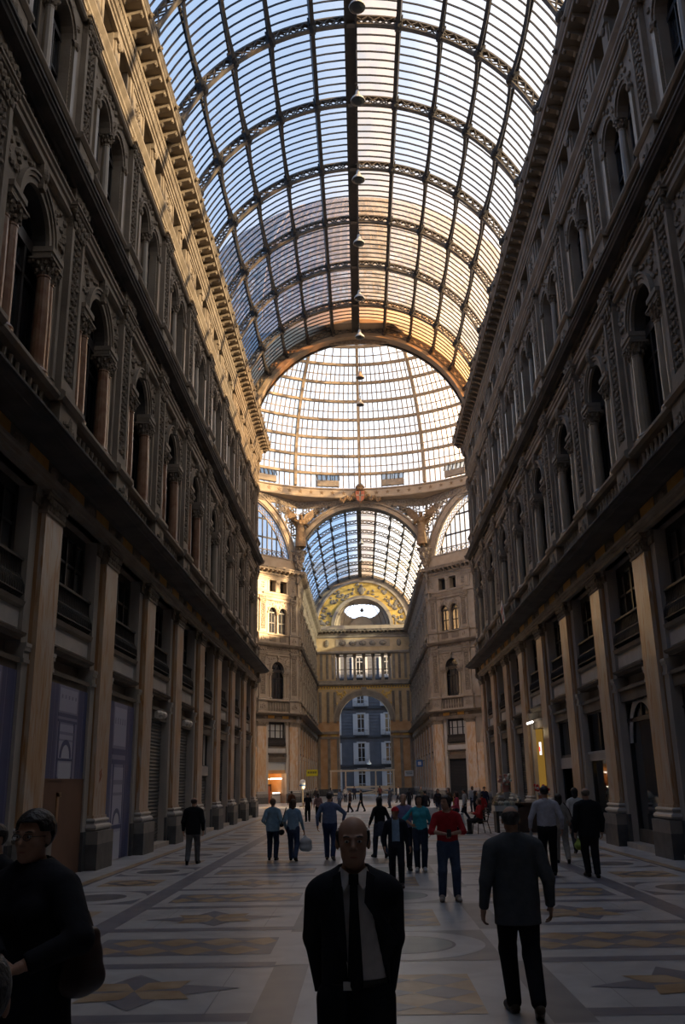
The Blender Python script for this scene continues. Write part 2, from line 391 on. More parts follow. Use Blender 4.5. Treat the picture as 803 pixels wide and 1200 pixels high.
def bay_wall(P, shop=True):
    """the masonry of one bay, with its openings"""
    mb = MB(); h = P / 2; so = h - PW - STRIP; B = -.95; AM, MZ = .86, 13.68
    # ground order
    for sg in (-1, 1):
        a, b = sorted((sg * so, sg * h))
        mb.box(a, b, B, -.18, 0, 8.2, 'marble_grey')
        c, d = sorted((sg * so, sg * (so + STRIP * .9)))
        mb.box(c, d, -.18, -.13, 0.9, 4.45, 'marble_grey')
        mb.box(c, d, -.18, -.1, 0, .9, 'plinth_dark')
        for z0, z1, p in ((4.42, 4.5, .02), (4.5, 4.66, .0), (4.66, 4.74, .03), (4.74, 4.82, .05)):
            mb.box(c, d, -.18, -.11 + p, z0, z1, 'marble_grey')
        mb.box(c, d, -.18, -.12, 7.85, 8.2, 'carved')
        mb.box(c - .03, d + .03, -.18, -.09, 8.05, 8.2, 'stone')
    if shop: mb.box(-so, so, B, -.5, 4.5, 4.85, 'stone')
    mb.sweep([(B, 4.86), (-.2, 4.86), (-.18, 4.91), (-.09, 4.94), (-.07, 5.0), (-.2, 5.03), (B, 5.06)], -so, so, 'stone_dark')
    mb.box(-so, so, B, -.27, 5.02, 5.6, 'stone_panel')
    mb.box(-so + .12, so - .12, -.27, -.25, 5.11, 5.44, 'stone_panel')
    mb.sweep([(B, 5.5), (-.3, 5.5), (-.18, 5.56), (-.14, 5.66), (B, 5.68)], -so, so, 'stone')
    # first upper floor
    mb.box(-h, h, B, -.1, 8.2, 9.3, 'stone')
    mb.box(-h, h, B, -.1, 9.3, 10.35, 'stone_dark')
    mb.sweep([(-.1, 9.02), (.06, 9.02), (.06, 9.14), (0, 9.22), (-.1, 9.22)], -h, h, 'stone')
    for u in np.linspace(-1.05, 1.05, 7):
        mb.lathe([(.06, 0), (.05, .1), (.11, .35), (.05, .75), (.07, .9)], (float(u), -.05, 9.3), 'stone', 6)
    mb.sweep([(-.1, 10.3), (.08, 10.3), (.16, 10.38), (.16, 10.46), (.06, 10.54), (-.1, 10.54)], -h, h, 'stone')
    for sg in (-1, 1):
        a, b = sorted((sg * 1.48, sg * h)); mb.box(a, b, B, -.1, 10.35, MZ, 'stone')
        mb.box(a, b, -.1, -.06, 10.54, 10.8, 'stone')
        a, b = sorted((sg * AM, sg * 1.5)); mb.box(a + .005, b - .005, -.7, -.03, 13.3, 13.44, 'carved'); mb.box(a - .03, b + .03, -.7, .02, 13.44, 13.55, 'stone'); mb.box(a - .05, b + .05, -.7, .06, 13.55, MZ, 'stone')
        mb.box(sg * 1.7 - .08, sg * 1.7 + .08, -.1, -.03, 10.8, 13.9, 'stone')
    mb.archwall(-h, h, MZ, 15.25, [(0, AM)], B, -.1, 'stone', 18)
    mb.ring(0, MZ, AM - .012, AM + .002, -.9, -.14, 'stone_dirt_shade', n=20)  # thin lining whose dark colour paints in the shade under the arch
    mb.ring(0, MZ, AM, AM + .13, -.1, -.05, 'stone', n=20); mb.ring(0, MZ, AM + .15, AM + .24, -.1, -.01, 'stone', n=20); mb.ring(0, MZ, AM + .25, AM + .3, -.1, .03, 'stone', n=20)
    mb.prism([(-.09, MZ + AM), (.09, MZ + AM), (.14, 15.16), (-.14, 15.16)], -.1, .07, 'carved'); mb.blob((0, .08, 14.9), (.1, .07, .2), 'carved')
    for sg in (-1, 1):
        for k in range(34):
            rnd = random.Random(100 + k); u = rnd.uniform(.35, 1.85); z = rnd.uniform(13.95, 15.05)
            if math.hypot(u, z - MZ) > AM + .38: mb.blob((sg * u, -.09, z), (.11, .07, .09), 'carved', 5, 2)
    mb.sweep([(-.1, 15.12), (.0, 15.12), (.06, 15.17), (.06, 15.23), (.02, 15.27), (-.1, 15.27)], -h + .6, h - .6, 'stone')
    mb.box(-h, h, B, -.1, 15.25, 16.6, 'stone')
    mb.sweep([(-.1, 15.36), (-.02, 15.36), (-.02, 15.46), (.03, 15.5), (.03, 15.6), (.08, 15.64), (.08, 15.7), (-.1, 15.7)], -h, h, 'stone')
    scroll(mb, -h, h, 15.72, 16.08, -.07, 17, 'carved', .22, .1)
    # second upper floor
    mb.box(-h, h, B, -.1, 16.6, 17.5, 'stone')
    mb.sweep([(-.1, 17.36), (.02, 17.36), (.08, 17.44), (.08, 17.5), (-.1, 17.54)], -h, h, 'stone')
    for u in (-.72, .72): mb.box(u - .45, u + .45, -.1, -.05, 16.7, 17.25, 'stone_dark'); 
    AR = .53; AC = .72
    for sg in (-1, 1):
        a, b = sorted((sg * (AC + AR), sg * h)); mb.box(a, b, B, -.1, 17.5, 19.9, 'stone')
        mb.box(sg * 1.42 - .1, sg * 1.42 + .1, -.1, -.02, 17.55, 19.75, 'marble_column_pale'); mb.blob((sg * 1.42, -.03, 19.85), (.15, .1, .15), 'carved')
        for k in range(18): mb.blob((sg * (AC + AR + .05), -.1, 17.65 + k * .125), (.025, .03, .03), 'carved', 4, 1)
    mb.box(-(AC - AR), AC - AR, B, -.35, 17.5, 19.9, 'stone')
    mb.archwall(-h, h, 19.9, 21.3, [(-AC, AR), (AC, AR)], B, -.1, 'stone', 10)
    for sg in (-1, 1):
        mb.ring(sg * AC, 19.9, AR, AR + .1, -.1, -.05, 'stone', n=10); mb.ring(sg * AC, 19.9, AR + .1, AR + .17, -.1, .0, 'carved', n=10)
        for k in range(13):
            a = PI * (k + .5) / 13; mb.blob((sg * AC + (AR + .05) * math.cos(a), -.06, 19.9 + (AR + .05) * math.sin(a)), (.03, .03, .03), 'carved', 4, 1)
        for k in range(22):
            rnd = random.Random(300 + k); u = rnd.uniform(0, 1.7); z = rnd.uniform(20.05, 21.05)
            if math.hypot(u - AC, z - 19.9) > AR + .2: mb.blob((sg * u, -.09, z), (.1, .07, .09), 'carved', 5, 2)
    mb.sweep([(-.1, 21.12), (0, 21.12), (.05, 21.17), (.05, 21.24), (-.1, 21.28)], -h + .55, h - .55, 'stone')
    mb.box(-h, h, B, -.1, 21.3, 22.12, 'stone')
    mb.sweep([(-.1, 21.5), (.0, 21.5), (.0, 21.6), (.05, 21.64), (.05, 21.74), (.1, 21.8), (.16, 21.88), (.16, 21.96), (-.1, 22.0)], -h, h, 'stone')
    # attic with pairs of small square openings
    for sg in (-1, 1):
        a, b = sorted((sg * 1.3, sg * h)); mb.box(a, b, B, -.1, 22.12, 23.42, 'stone')
        for k in (0, 1):
            pass
    mb.box(-.32, .32, B, -.1, 22.12, 23.42, 'stone'); mb.box(-.24, .24, -.1, -.04, 22.12, 23.2, 'stone'); mb.box(-.3, .3, -.1, .03, 23.2, 23.42, 'stone'); mb.blob((0, .0, 23.1), (.13, .08, .14), 'carved')
    mb.box(-h, h, B, -.1, 23.42, 25.05, 'stone')
    return mb.mesh('wall_bay')

def win_round_mesh(kind):
    """big arched window set deep behind its columns"""
    mb = MB()
    if kind == 'frame':
        v = -.44
        mb.box(-1.42, -1.3, v - .1, v, 10.4, 13.8, 'frame_dark'); mb.box(1.3, 1.42, v - .1, v, 10.4, 13.8, 'frame_dark')
        for u in (-.45, .45): mb.box(u - .06, u + .06, v - .1, v + .02, 10.4, 13.5, 'frame_dark')
        mb.box(-.03, .03, v - .1, v, 10.4, 13.5, 'frame_dark')
        mb.box(-1.42, 1.42, v - .1, v + .03, 13.45, 13.75, 'frame_dark'); mb.box(-1.42, 1.42, v - .1, v + .02, 10.4, 10.7, 'frame_dark')
        mb.box(-1.42, 1.42, v - .1, v, 12.75, 12.83, 'frame_dark')
        mb.ring(0, 13.68, .78, .87, v - .1, v, 'frame_dark', n=14)
        for a in (PI / 3, 2 * PI / 3): mb.bar((0, v - .05, 13.7), (.8 * math.cos(a), v - .05, 13.7 + .8 * math.sin(a)), .05, .05, 'frame_dark', (0, 1, 0))
    elif kind == 'glass':
        mb.box(-1.42, 1.42, -.54, -.51, 10.4, 14.6, 'window_glass'); mb.box(-1.45, 1.45, -.8, -.78, 10.3, 14.7, 'inside_dark')
    return mb.mesh('window_' + kind)
def column_mesh(m, r, z0, z1, n=14):
    mb = MB(); h = z1 - z0
    mb.lathe([(r * 1.45, 0), (r * 1.45, .07), (r * 1.5, .1), (r * 1.3, .16), (r * 1.05, .19), (r, .24), (r * .99, h * .4), (r * .86, h * .84), (r * .95, h * .845), (r * .95, h * .86), (r * .85, h * .865)], (0, 0, z0), m, n)
    mb.lathe([(r * .86, h * .865), (r * 1.0, h * .9), (r * 1.35, h * .97), (r * 1.5, h)], (0, 0, z0), 'carved', n)
    for j in range(2):
        for i in range(8):
            a = 2 * PI * (i + .5 * j) / 8; mb.blob((r * (1.1 + .25 * j) * math.cos(a), r * (1.1 + .25 * j) * math.sin(a), z0 + h * (.9 + .05 * j)), (.05, .05, .07), 'carved', 5, 2)
    for i in range(4):
        a = PI / 4 + PI / 2 * i; mb.blob((r * 1.7 * math.cos(a), r * 1.7 * math.sin(a), z0 + h * .975), (.055, .055, .055), 'carved', 5, 2)
    mb.box(-r * 1.55, r * 1.55, -r * 1.55, r * 1.55, z0 + h * .985, z0 + h, 'stone')
    return mb.mesh('column', False)
def win_twin_mesh(kind):
    mb = MB(); AR = .53; AC = .72
    for sg in (-1, 1):
        c = sg * AC
        if kind == 'frame':
            v = -.36
            mb.box(c - AR, c - AR + .08, v - .08, v, 17.5, 19.95, 'frame_dark'); mb.box(c + AR - .08, c + AR, v - .08, v, 17.5, 19.95, 'frame_dark'); mb.box(c - .03, c + .03, v - .08, v + .02, 17.5, 19.9, 'frame_dark')
            mb.box(c - AR, c + AR, v - .08, v + .02, 19.8, 19.95, 'frame_dark'); mb.box(c - AR, c + AR, v - .08, v, 18.7, 18.78, 'frame_dark'); mb.box(c - AR, c + AR, v - .08, v, 17.5, 17.68, 'frame_dark')
            mb.ring(c, 19.9, AR - .07, AR, v - .08, v, 'frame_dark', n=10)
        else:
            mb.box(c - AR, c + AR, -.46, -.42, 17.5, 20.5, 'window_glass'); mb.box(c - AR - .03, c + AR + .03, -.65, -.63, 17.45, 20.6, 'inside_dark')
    return mb.mesh('window_' + kind)
def win_small_mesh(kind):
    mb = MB()
    for sg in (-1, 1):
        a, b = sorted((sg * .32, sg * 1.3))
        if kind == 'frame':
            v = -.75
            mb.box(a, a + .07, v - .06, v, 22.12, 23.42, 'frame_dark'); mb.box(b - .07, b, v - .06, v, 22.12, 23.42, 'frame_dark'); mb.box((a + b) / 2 - .03, (a + b) / 2 + .03, v - .06, v, 22.12, 23.42, 'frame_dark')
            mb.box(a, b, v - .06, v, 23.34, 23.42, 'frame_dark'); mb.box(a, b, v - .06, v, 22.12, 22.2, 'frame_dark')
        else: mb.box(a, b, -.85, -.82, 22.12, 23.42, 'window_glass'); mb.box(a - .03, b + .03, -.95, -.93, 22.05, 23.45, 'inside_dark')
    return mb.mesh('window_' + kind)
def win_mezz_mesh(kind, so, glass='window_glass'):
    mb = MB(); v = -.5
    if kind == 'frame':
        mb.box(-so, -so + .16, v - .1, v, 5.6, 8.2, 'frame_dark'); mb.box(so - .16, so, v - .1, v, 5.6, 8.2, 'frame_dark'); mb.box(-so, so, v - .1, v, 7.95, 8.2, 'frame_dark'); mb.box(-so, so, v - .1, v, 5.6, 5.85, 'frame_dark')
        for u in (-.7, .0, .7): mb.box(u - .04, u + .04, v - .1, v + .02, 5.8, 8.0, 'frame_dark')
        for z in (6.55, 7.3): mb.box(-so + .2, so - .2, v - .08, v, z - .03, z + .03, 'frame_dark')
    else: mb.box(-so + .1, so - .1, v - .09, v - .06, 5.7, 8.1, glass); mb.box(-so, so, -.95, -.93, 5.6, 8.2, 'inside_dark')
    return mb.mesh('window_' + kind)
def railing_meshes(so):
    w = so - .02
    def bulge(t): return -.3 + .13 * math.sin(PI * min(1, t * 1.6) ** .7) * (1 - .4 * t)
    top = MB(); top.box(-w, w, -.35, -.25, 6.52, 6.58, 'iron')
    low = MB(); low.box(-w, w, -.36, -.3, 5.7, 5.74, 'iron'); low.box(-w, w, -.24, -.2, 6.16, 6.19, 'iron') if False else None
    bal = MB(); n = 22
    for i in range(n + 1):
        u = -w + .02 + (2 * w - .04) * i / n
        bal.tube([(u, bulge(t), 5.72 + .82 * t) for t in (0, .15, .35, .6, .8, 1)], .017, 'iron', 4)
    for t in (.12, .5): bal.box(-w, w, bulge(t) - .015, bulge(t) + .015, 5.72 + .82 * t - .015, 5.72 + .82 * t + .015, 'iron')
    sheet = MB(); vs = []; fs = []
    ts = [0, .15, .35, .6, .8, 1]
    for sgn in (0, 1):
        for t in ts:
            for u in (-w, w): vs.append((u, bulge(t) - .02 - .012 * sgn, 5.72 + .82 * t))
    k = len(ts)
    for sgn in (0, 1):
        for i in range(k - 1):
            o = sgn * 2 * k + 2 * i; fs.append((o, o + 1, o + 3, o + 2))
    for i in range(k - 1):
        for c in (0, 1): fs.append((2 * i + c, 2 * i + 2 + c, 2 * k + 2 * i + 2 + c, 2 * k + 2 * i + c))
    sheet.add(vs, fs, 'frame_dark')
    return top.mesh('top_rail'), low.mesh('bottom_rail'), bal.mesh('balusters'), sheet.mesh('backing_sheet')

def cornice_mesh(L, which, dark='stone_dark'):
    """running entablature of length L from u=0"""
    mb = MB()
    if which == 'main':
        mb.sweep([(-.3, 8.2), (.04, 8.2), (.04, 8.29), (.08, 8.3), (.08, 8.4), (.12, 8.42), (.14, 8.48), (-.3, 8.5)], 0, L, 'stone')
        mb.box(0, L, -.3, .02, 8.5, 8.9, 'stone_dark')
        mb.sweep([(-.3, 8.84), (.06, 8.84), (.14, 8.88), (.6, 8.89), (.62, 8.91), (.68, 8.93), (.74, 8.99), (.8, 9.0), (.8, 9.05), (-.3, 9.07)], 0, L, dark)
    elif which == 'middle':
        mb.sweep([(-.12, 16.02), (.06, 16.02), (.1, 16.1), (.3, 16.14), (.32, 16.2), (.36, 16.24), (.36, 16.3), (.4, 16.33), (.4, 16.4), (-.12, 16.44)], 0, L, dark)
    else:
        mb.sweep([(-.12, 23.42), (.02, 23.42), (.02, 23.56), (.07, 23.58), (.07, 23.72), (.12, 23.74), (.16, 23.84), (-.12, 23.86)], 0, L, 'stone')
        mb.box(0, L, -.12, .08, 23.86, 24.02, 'stone')
        n = int(L / .16)
        for i in range(n): mb.box(i * L / n, i * L / n + .09, .08, .15, 23.88, 24.0, 'stone')
        mb.sweep([(-.12, 24.02), (.17, 24.02), (.2, 24.08), (.2, 24.14), (-.12, 24.16)], 0, L, 'stone')
        mb.box(0, L, -.12, .12, 24.14, 24.42, 'stone')
        mb.sweep([(-.12, 24.42), (.7, 24.42), (.72, 24.44), (.72, 24.56), (.75, 24.58), (.8, 24.66), (.82, 24.68), (.82, 24.76), (-.12, 24.85)], 0, L, 'stone')
    return mb.mesh('cornice_' + which)
def modillion_mesh():
    mb = MB()
    mb.sweep([(.1, 24.16), (.25, 24.16), (.32, 24.22), (.45, 24.25), (.62, 24.3), (.66, 24.36), (.64, 24.43), (.1, 24.43)], -.11, .11, 'stone')
    mb.blob((0, .6, 24.32), (.12, .07, .08), 'carved', 6, 3)
    return mb.mesh('modillion')
def rosette_mesh():
    mb = MB(); mb.blob((0, .82, 24.64), (.1, .06, .1), 'carved', 8, 3); mb.blob((0, .87, 24.64), (.05, .05, .05), 'stone', 6, 2)
    return mb.mesh('rosette')
def frieze_panel_mesh(P):
    mb = MB(); w = P / 2 - .75
    mb.box(-w, -.55, .0, .035, 8.53, 8.83, 'ochre_frieze'); mb.box(.55, w, .0, .035, 8.53, 8.83, 'ochre_frieze')
    mb.blob((0, .04, 8.64), (.42, .05, .13), 'carved', 8, 3)
    for sg in (-1, 1): mb.blob((sg * (w + .35), .05, 8.64), (.26, .07, .14), 'carved', 6, 3)
    return mb.mesh('frieze_panel')
# ------------------------------------------------------------------ place the building
P = 4.85; SO = P / 2 - PW - STRIP
M = dict(pil=ground_pilaster(), plinth=pilaster_plinth(), base=pilaster_base(), cap=pilaster_capital(), upil=upper_pilaster(), apil=attic_pilaster(),
         bay=bay_wall(P), rframe=win_round_mesh('frame'), rglass=win_round_mesh('glass'), tframe=win_twin_mesh('frame'), tglass=win_twin_mesh('glass'),
         sframe=win_small_mesh('frame'), sglass=win_small_mesh('glass'), mframe=win_mezz_mesh('frame', SO), mglass=win_mezz_mesh('glass', SO, 'mezz_glass'),
         col=column_mesh('marble_column', .17, 10.54, 13.38), colp=column_mesh('marble_column_pale', .17, 10.54, 13.38), col3=column_mesh('marble_column_pale', .12, 17.54, 19.95, 10),
         mod=modillion_mesh(), ros=rosette_mesh(), fri=frieze_panel_mesh(P))
RAIL = railing_meshes(SO)
DP = 4.35; DSO = DP / 2 - PW - STRIP
M2 = dict(M); M2['bay'] = bay_wall(DP); M2['mframe'] = win_mezz_mesh('frame', DSO); M2['mglass'] = win_mezz_mesh('glass', DSO, 'curtain_pale'); M2['fri'] = frieze_panel_mesh(DP); RAIL2 = railing_meshes(DSO)
NWIN = [0]
def wall_root(name, label):
    return tag(link(name, None), label, 'wall', kind='structure')
def put_pilaster(root, mt, D=M):
    p = link('pilaster', D['pil'], root, mt)
    link('plinth', D['plinth'], p); link('pilaster_base', D['base'], p); link('capital', D['cap'], p)
    link('upper_pilaster', D['upil'], root, mt); link('attic_pilaster', D['apil'], root, mt)
def put_bay(root, mt, D, where, colmat='col', rail=None, fri=True, wins=True):
    link('wall_bay', D['bay'], root, mt)
    if fri: link('frieze_panel', D['fri'], root, mt)
    if not wins: return
    for kind, fr, gl, txt in (('round', 'rframe', 'rglass', 'tall round-headed window between paired marble columns'), ('twin', 'tframe', 'tglass', 'pair of narrow round-headed windows under the upper cornice'),
                              ('small', 'sframe', 'sglass', 'pair of small square attic openings'), ('mezz', 'mframe', 'mglass', 'dark mezzanine window above a shopfront')):
        NWIN[0] += 1
        w = tag(link('window_%d' % NWIN[0], None, None, mt), '%s, %s' % (txt, where), 'window', kind='structure')
        link('frame', D[fr], w); link('glass', D[gl], w)
        if kind == 'round':
            for u, v in ((-1.0, -.17), (1.0, -.17), (-1.34, -.22), (1.34, -.22)): link('column', D[colmat], w, T(u, v, 0))
        if kind == 'twin': link('column', D['col3'], w, T(0, -.2, 0))
    if rail:
        r = tag(link('balcony_railing', None, None, mt), 'black iron balcony railing, %s' % where, 'railing', 'mezzanine balcony railings')
        for nm, me in zip(('top_rail', 'bottom_rail', 'balusters', 'backing_sheet'), rail): link(nm, me, r)
NTRIM = [0]
def put_trim(which, L, mt, label, mods=True, dark='stone_dark'):
    NTRIM[0] += 1
    t = tag(link('trim_%d' % NTRIM[0], cornice_mesh(L, which, dark), None, mt), label, 'cornice', kind='structure')
    if which == 'crown' and mods:
        n = min(99, int(round(L / .606)))
        for i in range(n): link('modillion', M['mod'], t, T((i + .5) * L / n))
        for i in range(int(n / 2)): link('rosette', M['ros'], t, T((2 * i + 1) * L / n))
    return t
YE = 58.55; NB = 13
RL, RR = -PI / 2, PI / 2
wl = wall_root('wall_left', 'tall ornate stone arcade front with sunlit attic, left of the hall')
wr = wall_root('wall_right', 'tall ornate stone arcade front all in shade, right of the hall')
for k in range(NB + 1):
    yc = 57.98 - P * k
    put_pilaster(wl, T(-7.2, yc, 0, RL)); put_pilaster(wr, T(7.2, yc, 0, RR))
for k in range(NB):
    yb = 57.98 - P * (k + .5)
    put_bay(wl, T(-7.2, yb, 0, RL), M, '%s bay of the left front from the crossing' % ordinal(k), 'col' if k > 3 else 'colp', RAIL)
    put_bay(wr, T(7.2, yb, 0, RR), M, '%s bay of the right front from the crossing' % ordinal(k), 'colp', RAIL)
LN = 58.55 + 5.6
for which, txt in (('main', 'main cornice with ochre frieze over the shop storeys'), ('middle', 'dark projecting cornice between the two upper storeys'), ('crown', 'bracketed crowning cornice under the glass roof')):
    ex = {'main': .75, 'middle': .35, 'crown': .75}[which]
    put_trim(which, LN + ex, T(-7.2, YE + ex, 0, RL), '%s, left front' % txt, True, 'stone_dirt_shade')  # near cornices: dirty stone, darkened further with painted-in shade
    put_trim(which, LN + ex, T(7.2, -5.6, 0, RR), '%s, right front' % txt, True, 'stone_dirt_shade')
# corner blocks of the near fronts
for sg, root in ((-1, wl), (1, wr)):
    mb = MB(); a, b = sorted((sg * 7.3, sg * 8.4)); mb.box(a, b, 58.4, 58.58, 0, 25.05, 'stone'); link('wall_end', mb.mesh('wall_end'), root)

mb = MB()
for sg in (-1, 1):
    for y0, y1 in ((57.9, 58.56), (-5.7, -5.0), (99.42, 100.1), (138.75, 139.6)):
        a, b = sorted((sg * 7.31, sg * 8.15)); mb.box(a, b, y0, y1, 0, 25.05, 'stone')
tag(link('wall_piers', mb.mesh('wall_piers')), 'plain stone piers closing the ends of the arcade fronts', 'wall', kind='structure')
# ---- crossing: four diagonal fronts
YN, YF = 58.9, 99.4; YC = (YN + YF) / 2; W = 18.3; R2 = 2 ** -.5
def diag(sx, sy, label, detailed):
    """sx -1/+1 side, sy +1 far, -1 near"""
    A = Vector((sx * 7.2, YF if sy > 0 else YN, 0)); d = Vector((sx * R2, -sy * R2, 0))
    # facing into the crossing
    f = Vector((-sx * R2, -sy * R2, 0)); rz = math.atan2(f.y, f.x) - PI / 2
    ux = Vector((math.cos(rz), math.sin(rz), 0)); sg = 1 if ux.dot(d) > 0 else -1
    def at(s): q = A + d * s; return T(q.x, q.y, 0, rz)
    root = wall_root('wall_diagonal', label)
    side = ('left' if sx < 0 else 'right') + (' far' if sy > 0 else ' near')
    for s in (.77, .77 + DP, W - .77 - DP, W - .77): put_pilaster(root, at(s), M2)
    for i, s in enumerate((.77 + DP / 2, W - .77 - DP / 2)):
        put_bay(root, at(s), M2, '%s bay of the %s diagonal front of the crossing' % (('inner', 'outer')[i], side), 'colp', RAIL2 if detailed else None, True, detailed)
    mb = MB(); c = W / 2; hw = c - .77 - DP
    mb.box(-hw, -2.6, -.95, -.1, 0, 5.6, 'marble_ochre'); mb.box(2.6, hw, -.95, -.1, 0, 5.6, 'marble_ochre')
    mb.archwall(-hw, hw, 5.6, 8.4, [(0, 2.6)], -.95, -.1, 'stone'); mb.ring(0, 5.6, 2.6, 2.95, -.1, -.02, 'stone_pale'); mb.box(-hw, hw, -.95, -.1, 8.4, 25.05, 'stone')
    mb.box(-4.2, 4.2, -1.25, -1.15, 0, 9, 'shutter_dark')
    for z0, z1 in ((10.8, 15), (17.8, 20.8)):
        for u in (-2.2, 2.2): mb.box(u - .45, u + .45, -.1, -.02, z0, z1, 'stone'); scroll(mb, u - .3, u + .3, z0 + .1, z1 - .1, -.02, 5)
    for z in (10.4, 15.5, 17.5, 21.7): mb.box(-hw, hw, -.1, .03, z - .1, z + .1, 'stone')
    mb.box(-W / 2, -W / 2 + .25, -.5, -.1, 0, 25.05, 'stone'); mb.box(W / 2 - .25, W / 2, -.5, -.1, 0, 25.05, 'stone')
    link('wall_centre', mb.mesh('wall_centre'), root, at(c))
    for which, txt in (('main', 'main cornice'), ('middle', 'middle cornice'), ('crown', 'crowning cornice with brackets')):
        s0 = -.3 if sg > 0 else W + .3
        put_trim(which, W + .6, at(s0), '%s of the %s diagonal front of the crossing' % (txt, side))
    # parapet and glazed lunette
    mb = MB(); mb.box(-W / 2, W / 2, -.6, .0, 24.8, 26.1, 'stone_pale'); mb.box(-W / 2, W / 2, -.6, .06, 26.0, 26.15, 'stone'); link('parapet', mb.mesh('parapet'), root, at(c))
    NWIN[0] += 1
    lw = tag(link('window_%d' % NWIN[0], None, None, at(c)), 'great glazed half-round lunette above the %s diagonal front' % side, 'window', kind='structure')
    cz = 24.75
    mb = MB(); mb.ring(0, cz, 8.15, 8.75, -.5, .05, 'stone_pale', .12, PI - .12, 40); mb.ring(0, cz, 8.75, 8.95, -.5, .18, 'stone', .12, PI - .12, 40); mb.ring(0, cz, 8.0, 8.15, -.4, -.05, 'stone', .12, PI - .12, 40); link('arch_band', mb.mesh('arch_band'), lw)
    mb = MB(); n = 30; vs = [(0, -.3, cz)]; fs = []
    for i in range(n + 1): a = PI * i / n; vs.append((8.05 * math.cos(a), -.3, cz + 8.05 * math.sin(a)))
    for i in range(n): fs.append((0, i + 1, i + 2))
    mb.add(vs, fs, 'lunette_pane'); link('glass', mb.mesh('glass'), lw)
    mb = MB()
    for i in range(-11, 12):
        u = i * .68; hh = math.sqrt(7.2 ** 2 - u * u) if abs(u) < 7.2 else 0
        if hh > 1.6: mb.box(u - .055, u + .055, -.32, -.2, 26.1, cz + hh, 'iron_roof')
    for z in (28.2, 30.3):
        u = math.sqrt(max(.1, 7.2 ** 2 - (z - cz) ** 2)); mb.box(-u, u, -.32, -.2, z - .08, z + .08, 'iron_roof')
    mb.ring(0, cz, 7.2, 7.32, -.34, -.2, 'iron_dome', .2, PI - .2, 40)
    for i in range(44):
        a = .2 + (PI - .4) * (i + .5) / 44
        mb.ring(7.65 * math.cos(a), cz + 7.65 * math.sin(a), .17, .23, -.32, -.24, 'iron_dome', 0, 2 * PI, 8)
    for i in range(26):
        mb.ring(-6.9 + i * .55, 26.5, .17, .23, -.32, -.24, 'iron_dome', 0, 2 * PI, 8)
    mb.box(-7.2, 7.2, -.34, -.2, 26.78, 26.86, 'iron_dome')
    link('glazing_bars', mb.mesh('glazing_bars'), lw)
    return root
diag(-1, 1, 'sandy stone diagonal front of the crossing with glowing shop, far left', True)
diag(1, 1, 'sandy stone diagonal front of the crossing with dark tall door, far right', True)
diag(-1, -1, 'near left diagonal front of the crossing', False)
diag(1, -1, 'near right diagonal front of the crossing', False)

# ---- far arm
fl = wall_root('wall_far_left', 'stone front of the far arm beyond the crossing, left'); fr = wall_root('wall_far_right', 'stone front of the far arm beyond the crossing, right')
for k in range(9):
    yc = 100.05 + P * k
    if yc < 139.3: put_pilaster(fl, T(-7.2, yc, 0, RL)); put_pilaster(fr, T(7.2, yc, 0, RR))
    if k < 8:
        put_bay(fl, T(-7.2, yc + P / 2, 0, RL), M, '%s bay of the far arm on the left' % ordinal(k), 'colp', RAIL)
        put_bay(fr, T(7.2, yc + P / 2, 0, RR), M, '%s bay of the far arm on the right' % ordinal(k), 'colp', RAIL)
for which, txt in (('main', 'main cornice'), ('middle', 'middle cornice'), ('crown', 'crowning cornice')):
    ex = {'main': .5, 'middle': .3, 'crown': .6}[which]
    put_trim(which, 139.5 - 99.4 + ex, T(-7.2, 139.5, 0, RL), '%s of the far arm on the left' % txt)
    put_trim(which, 139.5 - 99.4 + ex, T(7.2, 99.4 - ex, 0, RR), '%s of the far arm on the right' % txt)

# ---- end wall of the far arm, with the street arch, the gallery and the gilded lunette
we = wall_root('wall_end', 'ochre and stone end wall with tall street arch and gilded lunette')
EM = T(0, 139.5, 0, PI)
mb = MB(); AR = 3.85; AZ = 10.8
for sg in (-1, 1):
    a, b = sorted((sg * AR, sg * 7.3)); mb.box(a, b, -1.5, 0, 0, 10.8, 'terracotta')
    mb.box(a, b, -1.5, .12, 0, 1.0, 'plinth_dark')
    for u in (4.05, 5.45, 6.95): mb.box(sg * u - .22, sg * u + .22, 0, .12, 1.0, 8.2, 'stone'); 
    mb.box(a, b, -1.5, .18, 8.2, 8.55, 'stone'); mb.box(a, b, -1.5, .22, 8.95, 9.3, 'stone')
    for u in (4.7, 6.2): mb.box(sg * u - .5, sg * u + .5, .0, .04, 8.6, 8.9, 'gold_paint')
    for u in (4.45, 5.5, 6.7): mb.box(sg * u - .22, sg * u + .22, 0, .1, 10.6, 15.2, 'stone'); scroll(mb, sg * u - .16, sg * u + .16, 10.7, 15.1, .1, 21)
    for u in (4.7, 5.55, 6.5): mb.box(sg * u - .2, sg * u + .2, 0, .08, 17.1, 20.9, 'stone'); scroll(mb, sg * u - .12, sg * u + .12, 17.2, 20.8, .08, 22) if u == 5.55 else None
    a, b = sorted((sg * 4.3, sg * 7.3)); mb.box(a, b, -1.5, 0, 16.9, 21.0, 'ochre_stone')
    mb.blob((sg * 5.6, .05, 22.6), (.38, .16, .6), 'carved', 8, 4)
mb.archwall(-7.3, 7.3, AZ, 15.6, [(0, AR)], -1.5, 0, 'ochre_stone', 24)
mb.ring(0, AZ, AR, AR + .7, 0, .12, 'stone', n=28); mb.ring(0, AZ, AR + .7, AR + .9, 0, .2, 'stone_pale', n=28)
mb.prism([(-.3, 14.5), (.3, 14.5), (.45, 15.8), (-.45, 15.8)], 0, .35, 'stone'); 
for sg in (-1, 1):
    for k in range(20):
        rnd = random.Random(k); u = rnd.uniform(2.6, 4.2); z = rnd.uniform(13.4, 15.3)
        if math.hypot(u, z - AZ) > AR + 1.05: mb.blob((sg * u, .02, z), (.2, .08, .18), 'gold_paint', 5, 2)
